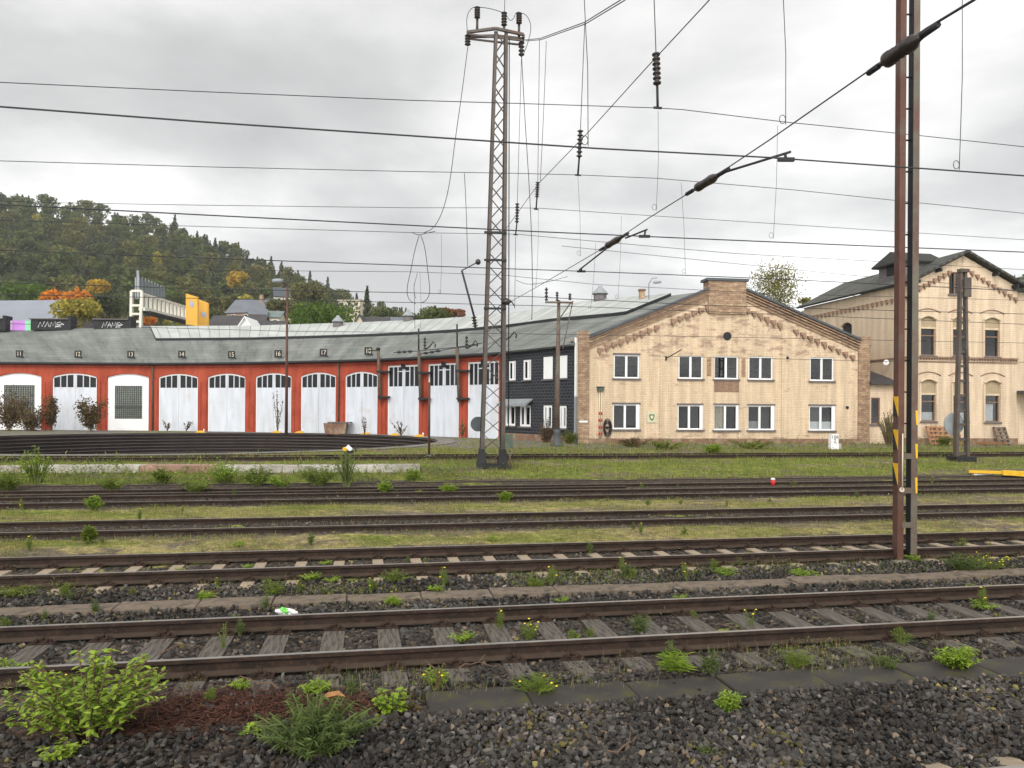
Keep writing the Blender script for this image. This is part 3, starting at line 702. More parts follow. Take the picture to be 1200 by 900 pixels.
# corner piers, lesenes
m=MB(); m.box(-.01,fr(690,450)[0],-.09,-.002,.0,gp[1][1]+.02); m.build('corner_pier',M['rawbrick'],GB); m=MB(); m.box(fr(1005,450)[0],GW+.01,-.09,-.002,0,gp[-2][1]+.02); m.build('corner_pier',M['rawbrick'],GB)
for a,b,ya,yb in ((836.5,865.5,446.5,459),(828,833,419,441),(868.5,873,420,442)):
    s0,z1=fr(a,ya); s1,z0=fr(b,yb); m=MB(); m.box(s0,s1,-.045,-.002,z0,z1); m.build('patched_brickwork',M['brownbrick'] if b-a>9 else M['rawbrick'],GB)
for a,b,yt in ((773,787,385),(915.5,929,385),(823.5,836.5,412),(865.5,876.5,412)):
    s0,s1=fr(a,450)[0],fr(b,450)[0]; m=MB(); m.box(s0,s1,-.035,-.001,.33,fr((a+b)/2,yt)[1]-.25); m.build('lesene',M['yellowbrick'],GB)
# raked cornice with flashing, chimney block
def rake(p,q,off,hh,dep,mat,nm,y1=.0):
    m=MB(); (x0,z0),(x1,z1)=p,q
    m.add([(x0,-dep,z0+off),(x1,-dep,z1+off),(x1,-dep,z1+off+hh),(x0,-dep,z0+off+hh),(x0,y1,z0+off),(x1,y1,z1+off),(x1,y1,z1+off+hh),(x0,y1,z0+off+hh)],[(0,1,2,3),(4,7,6,5),(0,4,5,1),(3,2,6,7),(0,3,7,4),(1,5,6,2)]); return m.build(nm,mat,GB)
Lr=(fr(690,394),fr(829,337.5)); Rr=(fr(873,339),fr(1006,397.5))
for pr in (Lr,Rr):
    rake(*pr,-.12,.14,.34,M['flash'],'rake_flashing',.5); rake(*pr,-.26,.10,.26,M['brownbrick'],'rake_moulding'); rake(*pr,-.42,.09,.2,M['rawbrick'],'rake_moulding'); rake(*pr,-.60,.10,.13,M['brownbrick'],'rake_moulding'); rake(*pr,-.78,.1,.08,M['rawbrick'],'rake_moulding')
s0,z0=fr(829,372); s1,z1=fr(873.5,330.5)
m=MB(); m.box(s0,s1,-.16,.75,fr(850,368)[1],z1); m.build('gable_block',M['rawbrick'],GB)
m=MB(); m.box(s0-.16,s1+.12,-.26,.85,z1+.002,z1+.16); m.build('block_cap',M['flash'],GB)
# stepped corbel frieze
CB={}
def corbel(par,x,y,z,k,slope,side=False):
    sg=1 if slope<0 else -1; key=(sg,side)
    if key not in CB:
        g=MB(); P=[(-.17,.16),(.17,.16),(.17,0),(.06,0),(.06,-.12),(-.02,-.12),(-.02,-.27),(-.09,-.27),(-.09,-.13),(-.17,-.13)]
        g.prism([(q*sg,w_) for q,w_ in P],-.13,-.002)
        if side: g.v=[(p[1],p[0],p[2]) for p in g.v]
        CB[key]=g.build('corbel',M['brownbrick'],par); o=CB[key]
    else: o=link('corbel',CB[key].data,par)
    o.location=(x,y,z); o.scale=(1,1,random.uniform(.85,1.15)); return o
def frieze(x0,y0,x1,y1,n):
    for k in range(n):
        px=x0+(x1-x0)*k/(n-1); py=y0+(y1-y0)*k/(n-1); s,z=fr(px,py)
        corbel(GB,s,0,z,1. if x1>x0 else 1.,(y1-y0)/(x1-x0))
frieze(703,410.5,769,384.5,9); frieze(789,377,845,354,8); frieze(852,353.5,913,382,9); frieze(932,389,998,419,9)
m=MB(); s,z=fr(852,394); m.tube([(s,-.03,z),(s,.02,z)],.27,16); m.build('round_vent',M['black'],GB)
for px,py in ((922.5,419.5),(992.5,477.5)):
    m=MB(); s,z=fr(px,py); m.tube([(s,-.05,z),(s,.02,z)],.1,10); m.build('wall_vent',M['black'],GB)
# roofs of the gable building
ap=fr(851,338); zl=gp[1][1]-.35
inv=GB.matrix_basis
def G(x,y,z): return inv@Vector((x,y,z))
rz_=Lr[1][1]+(Lr[1][1]-Lr[0][1])/(Lr[1][0]-Lr[0][0])*(ap[0]-Lr[1][0])*.9-.12
loft('roof_slope',[G(-.3,.3,Lr[0][1]-.35),G(-.3,DEP,Lr[0][1]-.35)],[G(ap[0],.3,rz_),G(ap[0],DEP,rz_)],M['roof'],GB,nv=2,thick=.1)
loft('roof_slope',[G(GW+.3,.3,Rr[1][1]-.4),G(GW+.3,DEP,Rr[1][1]-.4)],[G(ap[0],.3,rz_),G(ap[0],DEP,rz_)],M['roof'],GB,nv=2,thick=.1)
# things fixed to the facade
def facade_root(name,label,cat,px,py): 
    s,z=fr(px,py); return root(name,label,cat,G(s,0,z),GANG)
o=facade_root('emblem_plate','small cream plate with dark green shield emblem on the yellow wall','sign',763.3,489)
m=MB(); m.box(-.3,.3,-.06,.0,-.33,.33); m.build('plate',pmat('plate_cream',(.55,.55,.38),.6,.08),o)
def shield(k): return [(-.15*k,.17*k),(.15*k,.17*k),(.15*k,-.02*k),(.09*k,-.13*k),(0,-.2*k),(-.09*k,-.13*k),(-.15*k,-.02*k)]
m=MB(); m.prism(shield(1.05),-.075,-.061); m.build('shield_border',pmat('dark_green',(.02,.07,.03),.6,.1),o)
m=MB(); m.prism(shield(.66),-.085,-.0752); m.build('shield_field',M['cream'],o)
for px,lab in ((702,'red and white banded vertical pipe on the yellow wall, left of the pair'),(704.6,'red and white banded vertical pipe on the yellow wall, beside the hose reel')):
    s,zt_=fr(px,459); zb_=fr(px,513)[1]
    o=root('banded_pipe',lab,'pipe',G(s,-.08,zb_),GANG,'banded pipes on the yellow wall')
    hh=zt_-zb_; m=MB(); m.tube([(0,0,0),(0,0,hh)],.04,8); m.build('tube',M['cream'],o)
    m=MB()
    for k in range(4): m.tube([(0,0,.15+k*.42),(0,0,.34+k*.42)],.046,8)
    m.build('bands',M['redp'],o)
o=facade_root('pipe_head','dark box at the top of the banded pipes on the yellow wall','box',703,458)
m=MB(); m.box(-.2,.2,-.2,-.01,-.02,.22); m.build('casing',M['greenbox'],o); m=MB(); m.box(-.24,.24,-.24,0,.222,.26); m.build('lid',M['black'],o)
o=facade_root('hose_reel','coiled dark hose hanging on the yellow wall beside the banded pipes','hose',711,506)
m=MB()
for k in range(5): 
    r=.2+.045*k; m.tube([(r*.7*math.cos(a),-.08-.02*k,.25+r*1.5*math.sin(a)) for a in np.linspace(0,2*math.pi,20)],.022,6)
m.build('hose',M['black'],o); m=MB(); m.box(-.08,.08,-.2,0,.2,.34); m.build('bracket',M['rust'],o)
o=facade_root('wall_bracket','thin dark lamp arm sticking out of the yellow wall above the pipes','bracket',780,420)
m=MB(); m.tube([(0,0,0),(.1,-.25,.06),(.7,-.9,.5)],.03,6); m.build('arm',M['rust'],o); m=MB(); m.box(-.05,.05,-.06,.01,-.15,.15); m.build('base_plate',M['rust'],o)
o=facade_root('house_plate','small white nameplate on the worn brick corner of the yellow building','sign',683,494)
m=MB(); m.box(-.27,.27,-.13,-.1,-.06,.06); m.build('plate',M['white'],o); m=MB(); m.box(-.02,.02,-.1,-.01,-.05,.05); m.build('fixing',M['grey'],o)

# --- large right building ---------------------------------------------------------------
RY=48.6; a,_=ray(1068,480); RO=Vector((a*RY,RY,.4)); RANG=TH
RB=root('station_building','tall cream brick station house with arched windows, gable and dormer roof','building',RO,RANG)
fr=frame_of(RO.x,RO.y,RANG,.4)
RW=fr(1191,480)[0]
def arched(cx,hw,yt,yi,yb):
    s0=fr(cx-hw,yb)[0]; s1=fr(cx+hw,yb)[0]; return s0,s1,fr(cx,yb)[1],fr(cx,yi)[1],fr(cx,yt)[1]
AR=[arched(cx,8.8,371+k*.8,384+k*.8,416.5+k*.8) for k,cx in enumerate((1087,1124.5,1162))]+[arched(cx,8.8,445+k*.5,461.5+k*.5,493.5+k*.5) for k,cx in enumerate((1087.5,1125,1162.5))]
gw=(fr(1112,340)[0],fr(1127,340)[0],fr(1120,345)[1],fr(1120,319)[1])
ops=[(s0,s1,zb,zt,.2) for s0,s1,zb,zi,zt in AR]
zE=fr(1068,331)[1]; apx=fr(1129,299.5); 
zr=fr(1100,358)[1]
m=MB(); wall(m,RW,.5,zr,ops,.22)
top=[(0,zr),(0,zE),(apx[0],apx[1]),(RW,zE),(RW,zr)]
# gable with the attic window
m.prism([(0,zr),(0,zE),(gw[0],zE+(apx[1]-zE)*gw[0]/apx[0]),(gw[0],zr)],0,.3); m.prism([(gw[1],zr),(gw[1],apx[1]-(apx[1]-zE)*(gw[1]-apx[0])/(RW-apx[0])),(RW,zE),(RW,zr)],0,.3)
m.prism([(gw[0],gw[3]),(gw[0],zE+(apx[1]-zE)*gw[0]/apx[0]),apx,(gw[1],apx[1]-(apx[1]-zE)*(gw[1]-apx[0])/(RW-apx[0])),(gw[1],gw[3])],0,.3); m.prism([(gw[0],zr),(gw[0],gw[2]),(gw[1],gw[2]),(gw[1],zr)],0,.3)
BD=12.2
# left side wall with a small arched window
def side_fr(px,py):
    d=Vector((-math.sin(RANG),math.cos(RANG))); a_,b_=ray(px,py); s=(a_*RO.y-RO.x)/(d.x-a_*d.y); Y=RO.y+s*d.y; return s,H+b_*Y-.4
sw0=side_fr(998,383)[0]; sw1=side_fr(985,383)[0]; swz0=side_fr(991,392)[1]; swz1=side_fr(991,378)[1]
m2=MB(); wall(m2,0,.5,zE,[(-sw1,-sw0,swz0,swz1,.25)],.2,x0=-BD)
m2.v=[(p[1],-p[0],p[2]) for p in m2.v]; m.add(m2.v,m2.f)
m.add([(RW,0,-.5),(RW,BD,-.5),(RW,BD,zE),(RW,0,zE)],[(0,1,2,3)]); m.add([(0,BD,-.5),(RW,BD,-.5),(RW,BD,zE),(0,BD,zE)],[(0,1,2,3)])
m.build('wall',M['creambrick'],RB)
m=MB(); m.box(-.06,RW+.06,-.07,.1,-.7,.5); m.box(-.061,.0,.1,BD,-.7,.5); m.build('plinth',M['plinth'],RB)
m=MB(); [room(m,(s0,s1,zb,zi),.2,1.0) for s0,s1,zb,zi,zt in AR]; room(m,gw,.2,.9); m.box(.2,.9,sw0-.1,sw1+.1,swz0-.1,swz1+.1); m.build('interior',M['room'],RB)
for k,(s0,s1,zb,zi,zt) in enumerate(AR):
    wn=window(RB,(s0,s1,zb,zi),.13,fm='brownframe',mull=(),trans=.72,sill=True,fw=.07,curtain=[(0,1,0,.33,'curtain')] if k in(3,4) else ([(.1,.75,0,.66,'curtain')] if k==5 else None))
    q=MB(); q.box(s0+.01,s1-.01,.09,.2,zi+.002,zt-.2)
    xs=[s0+.01+(s1-s0-.02)*j/8 for j in range(9)]; q.prism([(s0+.01,zt-.198)]+[(x,zt-.2+.195*(1-(2*(x-s0)/(s1-s0)-1)**2)) for x in xs]+[(s1-.01,zt-.198)],.09,.2); q.build('arch_infill',M['infill'],wn)
    q=MB(); q.box(s0-.02,s1+.02,.03,.2,zi-.06,zi+.06); q.build('transom',M['creambrick'],wn)
    # moulded surround and the eyebrow arch above
    q=MB(); q.box(s0-.14,s0-.003,-.06,0,zb-.1,zt-.2); q.box(s1+.003,s1+.14,-.06,0,zb-.1,zt-.2)
    pts=[]
    for j in range(13):
        u=j/6.-1; pts.append((( s0+s1)/2+u*((s1-s0)/2+.07), -.03, zt-.17+.22*(1-u*u)))
    q.tube(pts,.07,6); q.build('surround',M['creambrick'],wn)
    q=MB(); pts=[((s0+s1)/2+u*((s1-s0)/2+.33),-.02,zt+.28+.22*(1-u*u)) for u in np.linspace(-1,1,13)]; q.tube(pts,.035,6); q.build('eyebrow_arch',M['brownbrick'],wn)
wn=window(RB,gw,.12,fm='brownframe',mull=(.5,),fw=.06)
m=MB(); z=fr(1130,421.5)[1]; m.box(-.03,RW+.02,-.1,0,z+.06,z+.16); m.box(-.03,RW+.02,-.05,0,z-.2,z-.14); 
for k in range(40): x=.05+k*(RW-.1)/39; m.box(x-.045,x+.045,-.075,0,z-.06,z+.058)
m.build('string_course',M['brownbrick'],RB)
for x0,y0,x1,y1,n in ((1072,341,1112,320,8),(1138,320.5,1189,351,9)):
    for k in range(n):
        s,z=fr(x0+(x1-x0)*k/(n-1),y0+(y1-y0)*k/(n-1)); corbel(RB,s,0,z,1,(y1-y0)/(x1-x0)).scale=(.8,.9,.85)
for k in range(24):
    y=.4+k*(BD-.8)/23; corbel(RB,0,y,zE-.9,1,-1,True).scale=(.8,.8,.8)
m=MB(); m.box(-.1,.0,0,BD,z-0,z+.1) if False else m.box(-.07,0,0,BD,fr(1130,421.5)[1]+.06,fr(1130,421.5)[1]+.16); m.build('side_string_course',M['brownbrick'],RB)
# roof: ridge along depth, overhanging
def R_(x,y,z): return RB.matrix_basis@Vector((x,y,z))
ov=.42; sl=(apx[1]-zE)/apx[0]
loft('roof_slope',[R_(-ov,-ov,zE-sl*ov+.22),R_(-ov,BD+ov,zE-sl*ov+.22)],[R_(apx[0],-ov,apx[1]+.22),R_(apx[0],BD+ov,apx[1]+.22)],M['slateroof'],RB,nv=2,thick=.14)
loft('roof_slope',[R_(RW+ov,-ov,zE-sl*ov+.22),R_(RW+ov,BD+ov,zE-sl*ov+.22)],[R_(apx[0],-ov,apx[1]+.22),R_(apx[0],BD+ov,apx[1]+.22)],M['slateroof'],RB,nv=2,thick=.14)
m=MB()
for x,zz_ in ((RW*.22,0),(RW*.76,0),(RW*.95,0),(.15,0)):
    zq=zE+sl*min(x,2*apx[0]-x); m=MB(); m.box(x-.06,x+.06,-.5,.0,zq-.16,zq+.05); m.build('rafter_end',M['black'],RB)
# dormer on the left slope
DY0,DY1=2.0,4.6; dx=1.0; dz0=zE+sl*dx+.2; dz1=dz0+1.2
DM=MB(); DM.box(dx,dx+2.6,DY0,DY1,dz0-.3,dz1); dm=DM.build('dormer',M['sill'],RB)
m=MB(); yc=(DY0+DY1)/2; m.add([(dx-.4,DY0-.3,dz1-.1),(dx+3,DY0-.3,dz1-.1),(dx+3,yc,dz1+.75),(dx-.1,yc,dz1+.75),(dx-.4,DY1+.3,dz1-.1),(dx+3,DY1+.3,dz1-.1)],[(0,1,2,3),(4,3,2,5),(0,3,4)]); so=m.build('dormer_roof',M['slateroof'],dm); mo=so.modifiers.new('thickness','SOLIDIFY'); mo.thickness=.12
m=MB(); m.box(dx-.05,dx-.002,yc-.45,yc+.45,dz0+.35,dz1-.15); m.build('dormer_window',M['gateglass'],dm)
# set-back wing to the right
m=MB(); m.box(RW+.003,RW+9,.35,BD-2,-.6,zE-.3); m.build('wing_wall',M['creambrick'],RB)
m=MB(); m.box(RW+.01,RW+4,-1.4,.34,fr(1195,461)[1],fr(1195,458)[1]); m.build('canopy',M['flash'],RB)
loft('wing_roof',[R_(RW-.3,-.2,zE-.2),R_(RW+9.4,-.2,zE-.2)],[R_(RW-.3,5.2,zE+1.5),R_(RW+9.4,5.2,zE+1.5)],M['slateroof'],RB,nv=2,thick=.14)
o=root('satellite_dish','small white satellite dish on the side wall behind the tall mast','satellite dish',R_(-.3,2.0,fr(1042,411)[1]-.6),RANG)
m=MB(); m.lathe((0,0,0),(-.07,-.06,.01),[(0,.03),(.4,.1),(.7,.15),(1,.18)],16); m.build('dish',M['white'],o); m=MB(); m.tube([(.3,0,0),(0,0,0),(-.3,-.3,.05)],.02,6); m.build('arm',M['grey'],o)
# lean-to between the two
LT=root('link_building','low cream link building with brown window between the two brick houses','building',Vector((ray(1019.2,480)[0]*49.95,49.95,.4)),0)
LW=1.6; o_=LT.location; fr=frame_of(o_.x,o_.y,0,.4)
wo=rect(fr,1020.5,1031,466,497)
m=MB(); zt_=fr(1030,451)[1]; wall(m,LW,-.5,zt_,[wo],.15); m.build('wall',M['creambrick'],LT); m=MB(); room(m,wo,.15,.8); m.build('interior',M['room'],LT)
window(LT,wo,.1,fm='brownframe',mull=(),fw=.08)
m=MB(); m.add([(-.1,-.4,zt_),(LW,-.4,zt_),(LW,3,zt_+1.),( -.1,3,zt_+1.),(-.1,-.4,zt_+.16),(LW,-.4,zt_+.16),(LW,3,zt_+1.16),(-.1,3,zt_+1.16)],[(0,1,2,3),(4,5,6,7),(0,1,5,4),(0,4,7,3),(1,2,6,5)]); m.build('roof',M['slateroof'] if False else M['darkroof'],LT)
# pallets against the cream wall
def pallet_mb():
    m=MB()
    for k in range(5): m.box(-.4,.4,-.07,-.045,.02+k*.27,.13+k*.27)
    for x in (-.37,0,.37): m.box(x-.045,x+.045,-.045,.045,0,1.25)
    for x in (-.33,.33,0): m.box(x-.05,x+.05,.045,.07,0,1.25)
    return m
fr=frame_of(RO.x,RO.y,RANG,.4)
def palt(px,lab,mat,lean,rot,flat=False):
    s=fr(px,520)[0]; o=root('pallet',lab,'pallet',R_(s,-.62 if not flat else -1.0,0),RANG,'wooden pallets by the cream wall'); o.location.z=gxy(o.location.x,o.location.y)+.02
    o.rotation_euler=(lean,0.0,RANG+rot) if not flat else (math.radians(88),0,RANG+rot); o.matrix_basis
    if flat: o.location.z += .12
    p=pallet_mb(); b=p.build('deck',mat,o); return o
palt(1088,'reddish pallet leaning on the cream wall beneath the left arched window',M['pallet'],-.32,.12)
palt(1098,'reddish pallet leaning over its neighbour beneath the left arched window',M['pallet'],-.38,-.15)
palt(1116,'reddish pallet standing steeply left of the wood heap on cream wall',M['pallet'],-.2,.6)
palt(1136,'reddish pallet lying flat behind the lattice post with round sign',M['pallet'],0,.2,True)
palt(1168,'grey weathered pallet leaning on the cream wall beneath the right arched window',M['palletgrey'],-.42,-.1)

# --- turntable pit --------------------------------------------------------------------
pit=root('turntable_pit','round sunken turntable pit with dark ribbed walls before the red shed','turntable pit',(PITC.x,PITC.y,BZ))
def ringmb(r0,z0,r1,z1,n=96,mb=None):
    m=mb or MB(); vs=[];fs=[]
    for k in range(n):
        c,s=math.cos(2*math.pi*k/n),math.sin(2*math.pi*k/n); vs += [(r0*c,r0*s,z0),(r1*c,r1*s,z1)]
    for k in range(n): j=(k+1)%n; fs.append((2*k,2*j,2*j+1,2*k+1))
    m.add(vs,fs); return m
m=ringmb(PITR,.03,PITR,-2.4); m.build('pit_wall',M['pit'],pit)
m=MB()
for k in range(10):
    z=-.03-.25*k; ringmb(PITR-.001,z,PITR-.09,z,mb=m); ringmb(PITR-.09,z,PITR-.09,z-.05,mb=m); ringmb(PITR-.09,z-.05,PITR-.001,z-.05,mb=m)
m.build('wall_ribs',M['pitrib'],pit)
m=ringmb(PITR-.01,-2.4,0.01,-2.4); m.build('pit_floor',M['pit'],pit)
m=ringmb(PITR-.02,.03,PITR+1.15,.03); m.build('rim',M['concrim'],pit)
# yellow stops on the far edge
stop=None
SP=[(234,509,'on the far pit edge below the fourth white gate'),(323,507.5,'on the pit edge beside the street lamp'),(351,513.5,'on the pit edge below the seventh white gate'),(391,515.5,'on the pit edge in front of the pillar stool'),(428,516.5,'on the pit edge below the last arched gate'),(462,519,'on the pit edge below the first square gate'),(491,522.5,'on the pit edge beside the thin post')]
for px,py,lab in SP:
    p=gnd(px,py+2)
    d=Vector((p.x-PITC.x,p.y-PITC.y)); d=d.normalized()*(PITR+.35); q=Vector((PITC.x+d.x,PITC.y+d.y,BZ+.03))
    # keep the bearing from the picture, slide onto the rim
    best=min((Vector((PITC.x+(PITR+.5)*math.cos(a_),PITC.y+(PITR+.5)*math.sin(a_))) for a_ in np.linspace(-.6,math.pi,400)),key=lambda w_:abs(w_.x/w_.y-p.x/p.y)+(0 if w_.y>PITC.y-7 else 9))
    if stop is None:
        stop=root('wheel_stop','yellow wheel stop '+lab,'wheel stop',(best.x,best.y,BZ+.03),0,'yellow wheel stops round the pit'); o=stop
        g=MB(); g.prism([(-.4,0),(.4,0),(.2,.13),(.02,.17),(-.15,.14)],-.18,.18); g.build('block',M['yellow'],o); g=MB(); g.tube([(.3,-.02,.05),(.3,-.02,.3)],.05,8); g.build('knob',M['white'],o)
    else:
        o=copy_tree(stop); o.location=(best.x,best.y,BZ+.03); o['label']='yellow wheel stop '+lab
# concrete ledge before the pit
a0=gnd(-30,553); a1=gnd(492,553); 
ob=root('concrete_ledge','long low pale concrete ledge with reddish patches among the weeds','ledge',(a0.x,a0.y,gxy(a0.x,a0.y)-.05),math.atan2(a1.y-a0.y,a1.x-a0.x))
Wd=(a1-a0).length; m=MB(); x=0; k=0
while x<Wd:
    L_=random.uniform(1.1,2.6); m.cur=1 if k%5==3 else 0; m.box(x,min(Wd,x+L_-.02),random.uniform(0,.05),.95,0,.27+random.uniform(-.02,.02)); x+=L_; k+=1
m.build('blocks',[M['conc'],pmat('reddish_concrete',(.36,.22,.17),.9,.3,1.5,.3,25)],ob)

# ------------------------------------------------------------------ tracks
def rail_profile():   # (y,z) half profile mirrored
    h=[(-.075,-.159),(.075,-.159),(.075,-.148),(.022,-.128),(.009,-.118),(.009,-.05),(.036,-.038),(.036,-.006),(.028,0),(-.028,0),(-.036,-.006),(-.036,-.038),(-.009,-.05),(-.009,-.118),(-.022,-.128),(-.075,-.148)]
    return h
def rail_mb(y,t0,t1,zf=lambda t:0.,n=1):
    m=MB(); pr=rail_profile(); k=len(pr); vs=[]
    ts=np.linspace(t0,t1,n+1)
    for t in ts: vs += [(t,y+a,b+zf(t)) for a,b in pr]
    fs=[]; mats=[]
    for i in range(n):
        for j in range(k): fs.append((i*k+j,i*k+(j+1)%k,(i+1)*k+(j+1)%k,(i+1)*k+j)); mats.append(1 if j in(8,) else 0)
    o=len(m.v); m.v=vs; m.f=fs+[tuple(range(k))[::-1],tuple(range(n*k,n*k+k))]; m.m=mats+[0,0]; m.sm=[False]*len(m.f); return m
def track(D,label,t0=-60,t1=75,z=0.,sl=None,mat=None,group='yard tracks'):
    r=root('railway_track',label,'track',(0,D,z),TH,group)
    for y in (-.7525,.7525): rail_mb(y,t0,t1).build('rail',[M['rust'],M['railtop']],r)
    if sl:
        s0,s1,step,half,wd,zt,m_,hgt,ends=sl
        me=None; cl=None; k=0; t=s0
        while t<s1:
            if me is None:
                g=MB()
                if ends: # concrete sleeper with a waisted middle and sloped shoulders
                    for a,b,h0,h1 in ((-half,-half+.15,-.03,0),(-half+.15,-.95,0,0),(-.95,-.35,0,-.008),(-.35,.35,-.008,-.008),(.35,.95,-.008,0),(.95,half-.15,0,0),(half-.15,half,0,-.03)):
                        g.add([(-wd/2,a,-hgt),(wd/2,a,-hgt),(wd/2,b,-hgt),(-wd/2,b,-hgt),(-wd/2+.03,a,h0),(wd/2-.03,a,h0),(wd/2-.03,b,h1),(-wd/2+.03,b,h1)],[(4,5,6,7),(0,1,5,4),(1,2,6,5),(2,3,7,6),(3,0,4,7)])
                else:
                    n=9
                    for k2 in range(n): # slightly uneven split timber
                        a=-half+2*half*k2/n; b=-half+2*half*(k2+1)/n; g.box(-wd/2,wd/2,a,b,-hgt,0)
                o=g.build('sleeper',m_,r); me=o.data
                g=MB()
                g.box(-.13,.13,-.17,.17,0,.014)
                for sx_ in(-1,1):
                    g.box(-.09,.09,sx_*.085-.03,sx_*.085+.03,.014,.034); g.tube([(-.05,sx_*.12,.01),(-.05,sx_*.12,.06)],.017,6); g.tube([(.05,sx_*.12,.01),(.05,sx_*.12,.06)],.017,6)
                    g.tube([(0,sx_*.095,.03),(0,sx_*.095,.085)],.02,6)
                f0=g.build('rail_fastening',M['rust'],o); cl=f0.data; f0.location=(0,-.7525,.0)
                f1=link('rail_fastening',cl,o); f1.location=(0,.7525,0)
            else:
                o=link('sleeper',me,r)
                for y in (-.7525,.7525): f_=link('rail_fastening',cl,o); f_.location=(0,y,0)
            o.location=(t,random.uniform(-.04,.04),zt); o.rotation_euler=(0,random.uniform(-.012,.012),random.uniform(-.015,.015))
            SLP.append((D,t)); t+=step+random.uniform(-.02,.02)
    return r
SLP=[]
T=[3.88,8.87,13.34,17.70,22.87,25.87,33.75]
track(T[0],'nearest track with worn concrete sleepers, just cut by the lower right corner',-14,30,0,(-1,8,.63,1.3,.27,-.172,M['conc_sl'],.2,True))
track(T[1],'near track on weathered grey wooden sleepers with dark heavy rails',-60,75,0,(-10.2,13.2,.625,1.3,.25,-.175,M['oak'],.16,False))
track(T[2],'track on pale concrete sleepers passing behind the tall double post mast',-60,75,0,(-14,19,.65,1.3,.24,-.172,M['conc_sl'],.2,True))
track(T[3],'rusty track sunk in dirt and dry grass without visible sleepers, third behind the wooden sleepers',-60,80,0)
track(T[4],'dark rusty track close to its twin in the middle of the yard',-60,80,.0)
track(T[5],'dark rusty track with worn far rail just before the weeds and concrete ledge',-60,80,.03)
track(T[6],'farthest overgrown track in the grass before the yellow gable building',-60,90,gz(33.75)+.13)
# extra turnout rail between the twin tracks
o=root('turnout_rail','loose diverging turnout rail lying between the two dark twin tracks','rail',tuple(tp(-30,24.0,-.005)),TH+.02); rail_mb(0,0,34).build('rail_bar',[M['rust'],M['railtop']],o)
m=MB()
for k in range(9): m.box(6+k*.68,6.1+k*.68,-.12,.12,-.1,-.01)
m.build('chairs',M['rust'],o)

# cable trough covers, each slab a thing
def slabrow(D,t0,t1,wid,mat,z,labelf,group,L0=1.0,yaw=0):
    t=t0; k=0
    pr=None
    while t<t1:
        L_=L0+random.uniform(-.05,.05); g=MB(); b=.012
        g.prism([(-L_/2+.006,-.08),(L_/2-.006,-.08),(L_/2-.006,-b),(L_/2-.006-b,0),(-L_/2+.006+b,0),(-L_/2+.006,-b)],-wid/2,wid/2)
        p=tp(t+L_/2,D,z+random.uniform(-.012,.012)); o=g.build('trough_cover',mat); o.location=p; o.rotation_euler=(random.uniform(-.02,.02),random.uniform(-.01,.01),TH+random.uniform(-.012,.012))
        tag(o,labelf(k),'cover slab',group); t+=L_; k+=1
slabrow(6.93,-.75,8.6,.52,M['slabwet'],-.15,lambda k:'dark damp concrete cover slab lying in line along the near ballast','dark cover slabs by the near ballast',.95)
slabrow(11.05,-11,13,.42,M['slab'],-.15,lambda k:'brown concrete cable cover slab in the straight line between the wooden and concrete sleepers','brown cover slabs between the tracks',.98)

